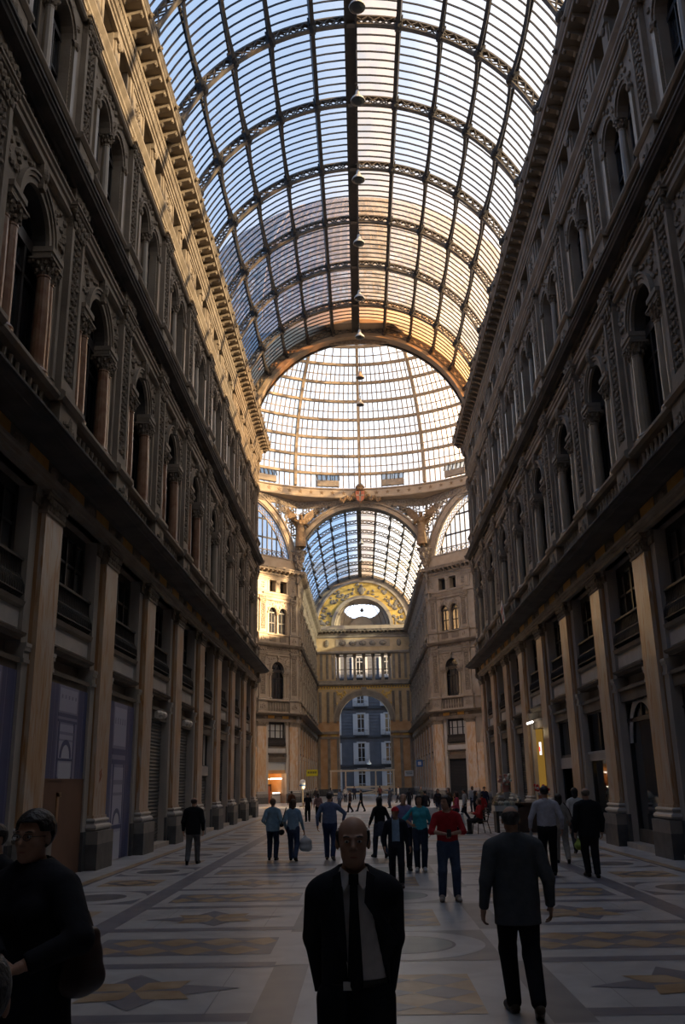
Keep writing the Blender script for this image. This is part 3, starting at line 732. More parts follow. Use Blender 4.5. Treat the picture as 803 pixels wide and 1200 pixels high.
mb.box(-7.3, 7.3, -1.5, .02, 15.6, 16.15, 'gold_paint')
for k in range(34): mb.blob((-7 + k * .42, .04, 15.87), (.13, .07, .15), 'carved', 5, 2)
mb.sweep([(-1.5, 16.1), (.25, 16.1), (.35, 16.3), (.35, 16.4), (0, 16.5), (0, 16.9), (-1.5, 16.9)], -7.3, 7.3, 'stone')
mb.box(-7.3, 7.3, -1.5, 0, 21.0, 24.2, 'ochre_stone')
mb.sweep([(0, 20.95), (.18, 20.95), (.25, 21.1), (.25, 21.3), (0, 21.4)], -7.3, 7.3, 'stone'); mb.box(-4.2, 4.2, 0, .06, 22.05, 23.2, 'stone_pale')
for k in range(5): mb.blob((-3.1 + 1.55 * k, .1, 22.6), (.6, .14, .42), 'carved', 8, 4); mb.blob((-3.1 + 1.55 * k, .2, 22.6), (.25, .1, .25), 'stone', 6, 3)
mb.box(-7.3, 7.3, 0, .12, 23.5, 23.8, 'stone')
link('wall_face', mb.mesh('wall_face'), we, EM)
put_trim('crown', 14.4, T(7.2, 139.5, 0, PI), 'crowning cornice of the end wall under the gilded lunette')
gw = tag(link('window_%d' % (NWIN[0] + 1), None, None, EM), 'open gallery window with six square piers over the street arch', 'window', kind='structure'); NWIN[0] += 1
for u in (-4.05, -3.0, -1.55, -.1, 1.35, 2.8, 3.95):
    mb = MB(); mb.box(u - .2, u + .2, -1.2, -.4, 16.9, 21.0, 'stone'); mb.box(u - .28, u + .28, -1.2, -.3, 20.6, 21.0, 'stone'); mb.box(u - .26, u + .26, -1.2, -.3, 16.9, 17.2, 'stone'); link('pier', mb.mesh('pier'), gw)
mb = MB(); mb.box(-4.3, 4.3, -1.1, -1.0, 17.0, 17.12, 'iron'); mb.box(-4.3, 4.3, -1.1, -1.0, 18.6, 18.7, 'frame_dark'); mb.box(-4.3, 4.3, -1.1, -1.0, 20.7, 20.8, 'frame_dark'); link('frame', mb.mesh('frame'), gw)
# lunette
mb = MB(); LZ = 25.0
mb.box(-7.3, 7.3, -.8, .25, 24.75, 25.35, 'stone_pale')
mb.ring(0, 25.2, 4.35, 4.85, -.4, .3, 'stone_pale', n=30); mb.ring(0, 25.2, 4.85, 7.0, -.4, 0, 'gold_paint', n=36); mb.ring(0, 25.2, 7.0, 7.3, -.4, .25, 'stone_pale', n=36); mb.ring(0, 25.2, 7.3, 8.6, -.5, .05, 'stone', n=36)
rnd = random.Random(5)
for sg in (-1, 1):
    for k in range(46):
        a = rnd.uniform(.06, PI / 2 - .05); r = rnd.uniform(5.1, 6.8)
        if a > 1.0 and r > 6.1 and k % 3: continue
        mb.blob((sg * r * math.cos(a), .03, 25.2 + r * math.sin(a)), (rnd.uniform(.12, .4), .14, rnd.uniform(.12, .34)), 'carved', 6, 3)
mb.blob((0, .1, 30.9), (.5, .25, .75), 'carved', 8, 4); mb.blob((0, .2, 31.6), (.25, .2, .3), 'carved', 8, 4)
link('gilded_tympanum', mb.mesh('tympanum'), we, EM)
# half dome niche with oval skylight
mb = MB(); n1, n2 = 72, 44; vs = []; fs = []
for j in range(n2 + 1):
    th = PI / 2 * j / n2
    for i in range(n1 + 1):
        ph = PI * i / n1; vs.append((4.4 * math.cos(ph) * math.cos(th), -4.4 * math.sin(ph) * math.cos(th) - .05, 25.2 + 4.4 * math.sin(th)))
for j in range(n2):
    for i in range(n1):
        a = j * (n1 + 1) + i; cx = (vs[a][0] + vs[a + n1 + 2][0]) / 2; cz = (vs[a][2] + vs[a + n1 + 2][2]) / 2 - 25.2; dy = -vs[a][1]
        if (cx / 2.75) ** 2 + ((cz - 2.85) / 1.0) ** 2 < 1 and dy > .8: continue      # skylight
        fs.append((a, a + 1, a + n1 + 2, a + n1 + 1))
mb.add(vs, fs, 'stone_pale')
mb.box(-4.4, 4.4, -4.3, .0, 25.1, 25.25, 'stone')
mb.ring(0, 25.25, 0, 1.95, -3.3, -3.2, 'stone_pale', n=24); mb.ring(0, 25.25, 1.95, 2.1, -3.3, -3.15, 'stone', n=24)
for k in range(1, 12):
    ph = PI * k / 12
    if .3 < ph / PI < .7: continue
    mb.tube([(4.36 * math.cos(ph) * math.cos(t), -4.36 * math.sin(ph) * math.cos(t) - .05, 25.2 + 4.36 * math.sin(t)) for t in np.linspace(.05, 1.2, 10)], .05, 'stone', 5)
for k in range(5):
    cx = -2 + k; mb.tube([(cx, -4.3 + abs(cx) * .35, 26.9), (cx * .8, -3.2, 28.4), (cx * .6, -2.3, 29.1)], .03, 'iron', 4)
link('half_dome', mb.mesh('half_dome'), we, EM)
mb = MB(); mb.tube([(0, -1.6, 29.3), (0, -1.6, 28.4)], .025, 'iron', 5); mb.lathe([(.05, .5), (.15, .35), (.32, .1), (.3, 0), (.1, -.15)], (0, -1.6, 27.9), 'iron', 10)
tag(link('hanging_lantern', mb.mesh('hanging_lantern'), None, EM), 'small dark lantern hanging in front of the bright oval skylight', 'lamp')

# ---- back wall behind the viewer, closing the near arm; doors added to keep street light out
mb = MB(); mb.box(-9, 9, -6.6, -5.6, 0, 34, 'stone'); mb.box(-3.5, 3.5, -5.62, -5.5, 0, 9, 'wood_dark'); mb.ring(0, 9, 0, 3.5, -5.62, -5.5, 'wood_dark'); 
tag(link('wall_back', mb.mesh('wall_back')), 'stone end wall of the near arm with wooden doors added to shut out street light', 'wall', kind='structure')
for sg, nm in ((-1, 'left'), (1, 'right')):
    mb = MB(); X = sg * 20.15  # unseen flat walls across the side arms, added just for the light
    a, b = sorted((X, X + sg * .8)); mb.box(a, b, YC - 7.3, YC + 7.3, 0, 25.05, 'stone')
    for y in (YC - 6.5, YC, YC + 6.5): a2, b2 = sorted((X - sg * .2, X)); mb.box(a2, b2, y - .6, y + .6, 0, 24, 'marble_ochre')
    for z in (8.6, 16.2, 24.6): a2, b2 = sorted((X - sg * .5, X)); mb.box(a2, b2, YC - 7.3, YC + 7.3, z - .3, z + .3, 'stone')
    tag(link('wall_side_' + nm, mb.mesh('wall_side')), 'unseen stone wall added for the light, closing the side arm of the crossing on the %s' % nm, 'wall', kind='structure')
# ------------------------------------------------------------------ glass roofs
RR_, RZ = 8.0, 24.95     # inner radius and centre height of the barrel vaults
PA = math.radians(13.1)  # angle between longitudinal girders
def vpt(r, a): return (r * math.sin(a), RZ + r * math.cos(a))
def rib_mesh():
    mb = MB(); n = 84; A = PI / 2
    for r0, r1, hw in ((RR_, RR_ + .06, .11), (RR_ + .4, RR_ + .47, .12)):
        vs = []
        for i in range(n + 1):
            a = -A + 2 * A * i / n; x0, z0 = vpt(r0, a); x1, z1 = vpt(r1, a)
            vs += [(x0, -hw, z0), (x0, hw, z0), (x1, hw, z1), (x1, -hw, z1)]
        fs = [(4 * i + k, 4 * i + (k + 1) % 4, 4 * i + 4 + (k + 1) % 4, 4 * i + 4 + k) for i in range(n) for k in range(4)]
        mb.add(vs, fs, 'iron_rib')
    m = 48
    for i in range(m):
        a0 = -A + 2 * A * i / m; a1 = -A + 2 * A * (i + 1) / m; am = (a0 + a1) / 2
        for p, q in ((vpt(RR_ + .05, a0), vpt(RR_ + .42, a1)), (vpt(RR_ + .42, a0), vpt(RR_ + .05, a1))):
            for y in (-.09, .09): mb.bar((p[0], y, p[1]), (q[0], y, q[1]), .04, .045, 'iron_rib', (0, 1, 0))
        x, z = vpt(RR_ + .21, am)
    return mb.mesh('rib')
def node_mesh():
    mb = MB(); mb.blob((0, 0, RZ + RR_ + .12), (.2, .3, .22), 'iron_roof', 8, 4); mb.box(-.14, .14, -.32, .32, RZ + RR_ + .1, RZ + RR_ + .44, 'iron_roof')
    return mb.mesh('node')
def girder_mesh(L):
    """longitudinal lattice girder at the crown (turned to its place), shallow arched underside"""
    mb = MB(); n = 14
    bot = []; top = []
    for i in range(n + 1):
        t = i / n; y = t * L; bot.append((0, y, RZ + RR_ + .06 + .24 * (1 - (2 * t - 1) ** 2))); top.append((0, y, RZ + RR_ + .42))
    for i in range(n):
        mb.bar(bot[i], bot[i + 1], .16, .05, 'iron_roof'); mb.bar(top[i], top[i + 1], .14, .05, 'iron_roof')
        if top[i][2] - bot[i][2] > .14 or True:
            mb.bar(bot[i], top[i + 1], .05, .035, 'iron_roof', (1, 0, 0)); mb.bar(top[i], bot[i + 1], .05, .035, 'iron_roof', (1, 0, 0))
    return mb.mesh('girder')
def vault_glass(L, m, a0=-PI / 2, a1=PI / 2, n=48):
    mb = MB(); vs = []; fs = []
    for i in range(n + 1):
        a = a0 + (a1 - a0) * i / n; x, z = vpt(RR_ + .52, a); vs += [(x, 0, z), (x, L, z)]
    for i in range(n): fs.append((2 * i, 2 * i + 1, 2 * i + 3, 2 * i + 2))
    mb.add(vs, fs, m); return mb.mesh('glass')
def vault_bars(L, nb):
    mb = MB(); n = 40
    for j in range(1, nb):
        y = L * j / nb; vs = []
        for i in range(n + 1):
            a = -PI / 2 + PI * i / n; x0, z0 = vpt(RR_ + .43, a); x1, z1 = vpt(RR_ + .5, a)
            vs += [(x0, y - .021, z0), (x0, y + .021, z0), (x1, y + .021, z1), (x1, y - .021, z1)]
        fs = [(4 * i + k, 4 * i + (k + 1) % 4, 4 * i + 4 + (k + 1) % 4, 4 * i + 4 + k) for i in range(n) for k in range(4)]
        mb.add(vs, fs, 'iron_roof')
    return mb.mesh('glazing_bars')
RIB, NODE = rib_mesh(), node_mesh()
def vault(label, ys, canvas_last, pitch=.472, pane='roof_pane'):
    root = tag(link('ceiling', None), label, 'glass roof', kind='structure')
    cache = {}; rest = MB()
    for i, y in enumerate(ys):
        rb = link('rib', RIB, root, T(0, y, 0))
        for k in range(-6, 7):
            if k: link('node', NODE, rb, T(0, 0, RZ) @ Matrix.Rotation(k * PA, 4, 'Y') @ T(0, 0, -RZ))
        if i == len(ys) - 1: break
        L = round(ys[i + 1] - y, 3)
        last = canvas_last and i == len(ys) - 2
        if L not in cache: cache[L] = (girder_mesh(L), vault_bars(L, max(2, int(round(L / pitch)))), vault_glass(L, pane, -PI / 2, -PA * 0), vault_glass(L, pane, PA, PI / 2), vault_glass(L, 'roof_pane_dirty', 0, PA, 8), vault_glass(L, 'canvas_pane'), vault_glass(L, 'roof_pane_milky', -PI / 2, 0), vault_glass(L, 'roof_pane_milky', PA, PI / 2))
        c = cache[L]
        KS = [k for k in range(-6, 7) if k and (canvas_last or abs(k) < 6)]
        if canvas_last and y < 20:
            for k in KS:
                mt = T(0, y, RZ) @ Matrix.Rotation(k * PA, 4, 'Y') @ T(0, 0, -RZ); rest.add([tuple(mt @ v.co) for v in c[0].vertices], [tuple(p.vertices) for p in c[0].polygons], 'iron_roof')
        else:
            for k in KS: link('girder', c[0], root, T(0, y, RZ) @ Matrix.Rotation(k * PA, 4, 'Y') @ T(0, 0, -RZ))
        if last: link('canvas_glass', c[5], root, T(0, y, 0))
        else:
            mk = 6 if canvas_last and i >= len(ys) - 5 else 2; link('glass', c[mk], root, T(0, y, 0)); link('glass', c[mk + 1], root, T(0, y, 0)); link('stained_glass', c[4], root, T(0, y, 0))
        link('glazing_bars', c[1], root, T(0, y, 0))
    if rest.v: link('girder', rest.mesh('girder'), root)['kind'] = 'stuff'
    mb = MB(); y0, y1 = ys[0], ys[-1]
    mb.box(-.47, -.37, y0, y1, RZ + RR_ - .02, RZ + RR_ + .5, 'iron_roof'); mb.box(-.02, .08, y0, y1, RZ + RR_ - .02, RZ + RR_ + .5, 'iron_roof'); mb.box(-.4, .0, y0, y1, RZ + RR_ + .1, RZ + RR_ + .16, 'iron')
    link('ridge_beam', mb.mesh('ridge_beam'), root)
    for k in (-1, 1):
        mb = MB(); mb.box(-.09, .09, y0, y1, RZ + RR_ + .05, RZ + RR_ + .45, 'iron_roof'); link('beam', mb.mesh('beam'), root, T(0, 0, RZ) @ Matrix.Rotation(k * PA, 4, 'Y') @ T(0, 0, -RZ))
    return root
ys = [30.87 + 4.72 * k for k in range(-8, 6)] + [58.35]
cv = vault('iron ribbed glass barrel vault over the near hall', ys, True)
fv = vault('iron ribbed glass barrel vault over the far arm', [99.6 + 4.4 * k for k in range(0, 10)], False, 2.2, 'roof_pane_blue')
# arches at the mouths of the vaults
def mouth(y, label, near):
    mb = MB(); r0, r1 = (7.72, 8.75) if near else (7.35, 7.9)
    mb.ring(0, RZ, r0, r1, 0, .9, 'stone_pale', n=48)
    mb.ring(0, RZ, r0 - .1, r0 + .05, .75, .95, 'iron_roof', n=48) if near else mb.ring(0, RZ, 7.9, 8.08, -.2, .3, 'stone', n=48)
    if not near: mb.ring(0, RZ, 7.28, 7.4, -.06, .9, 'iron_roof', n=48)
    return tag(link('trim_%d' % NTRIM[0], mb.mesh('arch'), None, T(0, y, 0)), label, 'arch', kind='structure')
NTRIM[0] += 1; mouth(58.3, 'broad stone arch where the near vault meets the crossing', True)
NTRIM[0] += 1; mouth(99.3, 'pale moulded arch at the mouth of the far vault', False)
# octagon spandrels, ring and dome
DC = (0, YC); DR, DZ = 19.3, 35.5
root = tag(link('ceiling_dome', None), 'great iron and glass dome over the crossing', 'glass dome', kind='structure')
def spandrel(hw, cz, r, rz, px, py):
    mb = MB(); n = 36; Z1 = 33.35
    vs = []; fs = []
    for i in range(n + 1):
        a = PI - PI * i / n; u = r * math.cos(a); z = cz + r * math.sin(a); u = max(-hw, min(hw, u)); vs += [(u, 0, min(z, Z1 - .02)), (u, 0, Z1 - 1.0 if z < Z1 - 1.05 else Z1 - .01)]
    for i in range(n): fs.append((2 * i, 2 * i + 2, 2 * i + 3, 2 * i + 1))
    mb.add(vs, fs, 'dome_pane')
    for k in range(int(hw * 2 / .75)):
        u = -hw + (k + .5) * .75; z = cz + math.sqrt(max(0, r * r - u * u)) + .1
        if z < Z1 - .6:
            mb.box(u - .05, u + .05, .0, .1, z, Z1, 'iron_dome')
    for z in (27.5, 29, 30.4, 31.6):
        u0 = math.sqrt(max(0, r * r - (z - cz) ** 2)) if z - cz < r else 0
        if u0 < hw:
            for sg in (-1, 1):
                a, b = sorted((sg * u0, sg * hw)); mb.box(a, b, 0, .1, z - .06, z + .06, 'iron_dome')
    k = 0
    for zi in range(12):
        for ui in range(int(2 * hw / .62) + 1):
            u = -hw + .3 + ui * .62 + (.31 if zi % 2 else 0); z = 26.2 + zi * .54
            if abs(u) < hw - .3 and z < Z1 - 1.1 and math.hypot(u, z - cz) > r + .35: mb.ring(u, z, .17, .3, .0, .1, 'carved', 0, 2 * PI, 8)
    sp = link('spandrel', mb.mesh('spandrel'), root, T(px, py, 0, rz))
    mb = MB(); mb.archwall(-hw, hw, cz + .01, Z1, [(0, min(r, hw - .001))], -.2, -.0, 'carved', 30) if False else None
    mb.box(-hw, hw, -.1, .12, Z1 - 1.0, Z1, 'carved')
    for k in range(int(hw * 2 / .62)): mb.ring(-hw + (k + .5) * .62, Z1 - .5, .16, .26, .12, .19, 'stone', 0, 2 * PI, 8)
    link('frieze', mb.mesh('frieze'), root, T(px, py, 0, rz))
for i in range(4):
    rz = PI / 2 * i
    # arms (facing the centre)
    f = Vector((math.cos(rz), math.sin(rz))); d = 20.15
    if i == 0: spandrel(7.2, RZ, 8.05, PI / 2, 20.15, YC)
    if i == 1: spandrel(7.2, RZ, 8.05, PI, 0, YF)
    if i == 2: spandrel(7.2, RZ, 8.05, -PI / 2, -20.15, YC)
    if i == 3: spandrel(7.2, RZ, 8.05, 0, 0, YN)
for sx in (-1, 1):
    for sy in (-1, 1):
        mx = sx * (7.2 + W / 2 * R2); my = (YF if sy > 0 else YN) - sy * W / 2 * R2
        f = Vector((-sx * R2, -sy * R2)); spandrel(W / 2, 24.75, 8.9, math.atan2(f.y, f.x) - PI / 2, mx, my)
def drum_ring():
    mb = MB(); n = 96
    mb.lathe([(21.8, 33.2), (19.25, 33.25), (19.2, 33.35), (19.35, 33.42), (19.35, 34.3), (19.2, 34.38), (19.2, 34.5), (19.5, 34.55), (20.0, 34.5), (21.8, 34.0)], (0, YC, 0), 'stone_pale', n)
    m = mb.mesh('ring'); 
    return m
rg = MB(); n = 96
prof = [(21.9, 33.15), (19.25, 33.2), (19.2, 33.35), (19.35, 33.42), (19.35, 34.15), (19.2, 34.22), (19.2, 34.34), (19.5, 34.36), (21.9, 34.3)]
vs = []; fs = []
for r, z in prof:
    for i in range(n): a = 2 * PI * i / n; vs.append((r * math.cos(a), YC + r * math.sin(a), z))
for j in range(len(prof)):
    j2 = (j + 1) % len(prof)
    for i in range(n): fs.append((j * n + i, j * n + (i + 1) % n, j2 * n + (i + 1) % n, j2 * n + i))
rg.add(vs, fs, 'stone_pale'); link('drum_ring', rg.mesh('drum_ring'), root)
def star_mesh():
    mb = MB(); pts = []
    for i in range(10):
        r = .27 if i % 2 == 0 else .11; a = PI / 2 + i * PI / 5; pts.append((r * math.cos(a), 33.79 + r * math.sin(a)))
    mb.prism(pts, 19.35 - .05, 19.35, 'bronze')
    return mb.mesh('star')
STAR = star_mesh()
for i in range(96): link('star', STAR, root, T(0, YC, 0, 2 * PI * (i + .5) / 96 ))
def spt(r, el, az): return (r * math.cos(el) * math.sin(az), r * math.cos(el) * math.cos(az), DZ + r * math.sin(el))
EL0, ST = math.radians(-3.2), math.radians(6.35)
NR = 12; S16 = PI / 8
def dome_rib():
    mb = MB(); n = 40; vs = []
    for i in range(n + 1):
        el = EL0 + (math.radians(78) - EL0) * i / n
        for r, w in ((DR - .3, -.16), (DR - .3, .16), (DR + .15, .16), (DR + .15, -.16)):
            x, y, z = spt(r, el, 0); vs.append((w, y, z))
    fs = [(4 * i + k, 4 * i + (k + 1) % 4, 4 * i + 4 + (k + 1) % 4, 4 * i + 4 + k) for i in range(n) for k in range(4)]
    mb.add(vs, fs, 'iron_dome'); return mb.mesh('rib')
def dome_glass():
    mb = MB(); n1, n2 = 8, 28; vs = []; fs = []
    for j in range(n2 + 1):
        el = EL0 + (math.radians(78) - EL0) * j / n2
        for i in range(n1 + 1): vs.append(spt(DR + .12, el, S16 * i / n1))
    for j in range(n2):
        for i in range(n1): a = j * (n1 + 1) + i; fs.append((a, a + 1, a + n1 + 2, a + n1 + 1))
    mb.add(vs, fs, 'dome_pane'); return mb.mesh('glass')
def dome_hoops():
    mb = MB(); n1 = 8
    for j in range(0, NR):
        el = math.radians(1.6) + ST * j
        for i in range(n1): mb.bar(spt(DR - .1, el, S16 * i / n1), spt(DR - .1, el, S16 * (i + 1) / n1), .3, .3, 'iron_dome')
    return mb.mesh('hoops')
def dome_bars():
    mb = MB(); nb = 12; n2 = 26
    for i in range(1, nb):
        az = S16 * i / nb
        for j in range(n2):
            e0 = EL0 + (math.radians(72) - EL0) * j / n2; e1 = EL0 + (math.radians(72) - EL0) * (j + 1) / n2
            if e0 > math.radians(40) and i % 2: continue
            mb.bar(spt(DR + .05, e0, az), spt(DR + .05, e1, az), .115, .09, 'iron_dome', (math.sin(az), math.cos(az), .01))
    for j in range(NR):
        el = math.radians(1.6) + ST * (j + .45)
        for i in range(8): mb.bar(spt(DR + .05, el, S16 * i / 8), spt(DR + .05, el, S16 * (i + 1) / 8), .09, .09, 'iron_dome')
    return mb.mesh('glazing_bars')
def dome_vent():
    mb = MB(); a0, a1 = S16 * .34, S16 * .68
    def q(r, e, a): return spt(r, math.radians(e), a)
    mb.add([q(DR - .05, -3.2, a0), q(DR - .05, -3.2, a1), q(DR - .05, -1.0, a1), q(DR - .05, -1.0, a0), q(DR - .4, -3.2, a0), q(DR - .4, -3.2, a1), q(DR - .4, -1.0, a1), q(DR - .4, -1.0, a0)],
           [(0, 1, 2, 3), (4, 5, 6, 7), (0, 1, 5, 4), (2, 3, 7, 6), (0, 3, 7, 4), (1, 2, 6, 5)], 'stone')
    mb.add([q(DR - .12, -1.0, a0), q(DR - .12, -1.0, a1), q(DR - .12, 1.3, a1), q(DR - .12, 1.3, a0)], [(0, 1, 2, 3)], 'roof_pane_blue')
    for t in np.linspace(0, 1, 6): a = a0 + (a1 - a0) * t; mb.bar(q(DR - .5, -1.0, a), q(DR - .1, 1.5, a), .1, .1, 'iron')
    return mb.mesh('vent')
DG = [dome_rib(), dome_glass(), dome_hoops(), dome_bars(), dome_vent()]
for i in range(16):
    mt = T(0, YC, 0, -2 * PI * i / 16)
    link('rib', DG[0], root, mt)
    g = link('glass', DG[1], root, mt); link('hoops', DG[2], root, mt); link('glazing_bars', DG[3], root, mt); link('vent', DG[4], root, mt)
mb = MB(); mb.lathe([(4.3, 54.1), (4.3, 54.6), (2.5, 56.5), (.2, 57.5)], (0, YC, 0), 'iron_dome', 32); link('lantern', mb.mesh('lantern'), root)
# ------------------------------------------------------------------ inlaid marble floor
def build_floor():
    mb = MB(); Z = [0.]
    def quad(x0, x1, y0, y1, m, lv): z = .0016 * lv; mb.add([(x0, y0, z), (x1, y0, z), (x1, y1, z), (x0, y1, z)], [(0, 1, 2, 3)], m)
    def poly(pts, m, lv): z = .0016 * lv; mb.add([(x, y, z) for x, y in pts], [tuple(range(len(pts)))], m)
    def disc(cx, cy, rx, ry, m, lv, n=40): poly([(cx + rx * math.cos(2 * PI * i / n), cy + ry * math.sin(2 * PI * i / n)) for i in range(n)], m, lv)
    mb.add([(-30, -12, -.012), (30, -12, -.012), (30, 141, -.012), (-30, 141, -.012)], [(0, 1, 2, 3)], 'marble_gray_floor')
    def arm(y0, y1, ph):
        quad(-7.9, 7.9, y0, y1, 'marble_white', 0)
        Q = 5.0
        for sg in (-1, 1):
            def sx(a, b): return tuple(sorted((sg * a, sg * b)))
            quad(*sx(6.3, 6.5), y0, y1, 'marble_ochre_floor', 1); quad(*sx(6.22, 6.3), y0, y1, 'marble_dark_floor', 1)
            quad(*sx(4.05, 4.42), y0, y1, 'marble_blue_floor', 1); quad(*sx(1.1, 1.48), y0, y1, 'marble_gray_floor', 1)
        k0 = int((y0 - ph) / Q) - 1
        for k in range(k0, k0 + int((y1 - y0) / Q) + 4):
            yb = ph + Q * k          # dark cross band below the diamond panel
            def ok(a, b): return a > y0 and b < y1
            for sg in (-1, 1):
                def sx(a, b): return tuple(sorted((sg * a, sg * b)))
                for c in (0, 2.62):
                    if ok(yb + c, yb + c + .3): quad(*sx(1.48, 4.05), yb + c, yb + c + .29, 'marble_blue_floor', 2)
                # panel of diamonds
                a, b = yb + .78, yb + 2.0
                if ok(a, b):
                    x0, x1 = sx(1.6, 3.88); quad(x0, x1, a, b, 'marble_blue_floor', 2)
                    for i in range(4):
                        for j in range(2):
                            cx = x0 + (x1 - x0) * (i + .5 + (.25 if j else -.25)) / 4; cy = a + (b - a) * (j + .5) / 2; w = (x1 - x0) / 8; h = (b - a) / 4
                            poly([(max(x0, cx - w), cy), (cx, cy - h), (min(x1, cx + w), cy), (cx, cy + h)], 'marble_ochre_floor', 3)
                # star
                cy = yb + 3.85; cx = sg * 2.76
                if ok(cy - 1, cy + 1):
                    for i in range(8):
                        th = PI / 4 * i + .12; L = (1.05, .78)[i % 2]; sx_ = 1.0; sy = .78
                        d = (math.cos(th) * sx_, math.sin(th) * sy); n_ = (-math.sin(th) * .24, math.cos(th) * .24 * .9)
                        poly([(cx, cy), (cx + d[0] * L * .5 - n_[0], cy + d[1] * L * .5 - n_[1]), (cx + d[0] * L, cy + d[1] * L), (cx + d[0] * L * .5 + n_[0], cy + d[1] * L * .5 + n_[1])],
                             'marble_blue_floor' if i % 2 == 0 else 'marble_ochre_floor', 3 + i % 2)
                    for xx in (1.9, 3.5): quad(*sx(xx, xx + .008), cy - 1.1, cy + 1.1, 'marble_gray_floor', 2)
                # side strip: rings and ochre panels
                cy = yb + 1.75 + 4.95 * 0; cx = sg * 5.35
                if ok(cy - 1.1, cy + 1.1):
                    quad(*sx(4.5, 6.15), cy - 1.02, cy + 1.02, 'marble_blue_floor', 1); disc(cx, cy, .86, .95, 'marble_white', 2); disc(cx, cy, .5, .55, 'marble_dark_floor', 3)
                cy2 = cy + 2.5
                if ok(cy2 - .8, cy2 + .8):
                    quad(*sx(4.75, 5.95), cy2 - .62, cy2 + .62, 'marble_ochre_floor', 1)
                    poly([(cx - .6, cy2), (cx, cy2 - .6), (cx + .6, cy2), (cx, cy2 + .6)], 'marble_dark_floor', 2); poly([(cx - .35, cy2), (cx, cy2 - .4), (cx + .35, cy2), (cx, cy2 + .4)], 'marble_ochre_floor', 3)
                # alternating slabs in the inner margin
                if ok(yb + .1, yb + 2.5): quad(*sx(1.1, 1.48), yb + .1, yb + 2.4, 'marble_white', 2)
            # middle run: circle in a grey square, then a long diamond panel
            cy = yb + 1.25
            if ok(cy - 1.2, cy + 1.2):
                quad(-1.1, 1.1, cy - 1.07, cy + 1.07, 'marble_gray_floor', 2); disc(0, cy, 1.02, 1.0, 'marble_white', 3); disc(0, cy, .66, .64, 'marble_dark_floor', 4); disc(0, cy, .62, .6, 'marble_green_floor', 5)
            a, b = yb + 2.75, yb + 4.45
            if ok(a, b):
                quad(-.6, .6, a, b, 'marble_ochre_floor', 2)
                for i in range(2):
                    for j in range(3):
                        cx = -.6 + 1.2 * (i + .5) / 2; c = a + (b - a) * (j + .5) / 3
                        poly([(cx - .3, c), (cx, c - .27), (cx + .3, c), (cx, c + .27)], 'marble_blue_floor', 3)
    arm(-5.5, 58.6, 11.0); arm(99.6, 139.0, 101.0)
    # crossing: rings round the centre
    def disc(cx, cy, r, m, lv, n=72): mb.add([(cx + r * math.cos(2 * PI * i / n), cy + r * math.sin(2 * PI * i / n), .0016 * lv) for i in range(n)], [tuple(range(n))], m)
    for i, (r, m) in enumerate(((19, 'marble_white'), (15, 'marble_blue_floor'), (14.4, 'marble_white'), (9, 'marble_ochre_floor'), (8.4, 'marble_white'), (4, 'marble_blue_floor'), (3.4, 'marble_ochre_floor'))): disc(0, YC, r, m, i)
    o = tag(link('floor', mb.mesh('floor')), 'polished marble floor inlaid with stars, rings and diamonds', 'floor', kind='structure')
    mb2 = MB(); mb2.box(-40, 40, 141, 175, -.3, -.02, 'asphalt'); tag(link('street', mb2.mesh('street')), 'grey street beyond the end arch', 'street', kind='structure')
build_floor()

# ------------------------------------------------------------------ house across the street
def street_house():
    root = tag(link('house', None, None, T(0, 162, 0)), 'blue-grey town house with white shuttered windows seen through the end arch', 'building')
    mb = MB(); mb.box(-16, 16, .35, 6, 0, 30, 'street_wall')
    xs = [-10.3, -5.45, -.6, 4.25, 9.1]; zs = [.5, 4.9, 9.85, 14.8, 19.8, 24.6]
    for z in np.arange(.5, 29.5, .55): mb.box(-16, 16, .29, .36, float(z), float(z) + .47, 'street_wall')
    link('wall', mb.mesh('wall'), root)
    mb = MB()
    for z in (4.5, 9.4, 14.35, 19.3, 24.2): mb.box(-16, 16, .05, .36, z, z + .28, 'street_ledge')
    link('string_course', mb.mesh('string_course'), root)
    fr = MB(); w, h = .68, 3.6
    for a, b in ((-w, -w + .12), (w - .12, w), (-.05, .05)): fr.box(a, b, .16, .26, 0, h, 'shutter_white')
    for a, b in ((0, .5), (h - .12, h), (2.7, 2.8), (1.1, 1.16)): fr.box(-w, w, .16, .26, a, b, 'shutter_white')
    fr.box(-w - .12, -w, .1, .34, 0, h + .1, 'shutter_white'); fr.box(w, w + .12, .1, .34, 0, h + .1, 'shutter_white'); fr.box(-w - .15, w + .15, .05, .34, h, h + .16, 'shutter_white')
    FR = fr.mesh('window')
    pn = MB(); pn.box(-w, w, .27, .285, 0, h, 'window_glass'); PN = pn.mesh('pane')
    sh = MB(); sh.box(-.3, .3, .12, .18, 0, h, 'shutter_white')
    for k in range(30): sh.box(-.25, .25, .1, .13, .1 + k * .115, .16 + k * .115, 'shutter_white')
    SH = sh.mesh('shutter')
    bl = MB(); bl.box(-1.2, 1.2, -.35, .3, -.2, -.06, 'street_ledge'); bl.box(-1.2, 1.2, -.35, -.31, .75, .8, 'iron')
    for k in range(15): bl.box(-1.2 + k * .17, -1.18 + k * .17, -.34, -.32, -.06, .76, 'iron')
    BL = bl.mesh('balcony')
    for x in xs:
        for z in zs:
            f = link('window', FR, root, T(x, 0, z)); link('pane', PN, f); link('shutter', SH, f, T(-1.1, 0, 0)); link('shutter', SH, f, T(1.1, 0, 0)); link('balcony', BL, f)
street_house()
mb = MB()
for sg in (-1, 1): a, b = sorted((sg * 8.6, sg * 95)); mb.box(a, b, 139.6, 141, 0, 34, 'stone')  # unseen walls, stretched sideways to keep the sun off the street house
mb.box(-8.6, 8.6, 140.9, 141, 34, 36, 'stone')
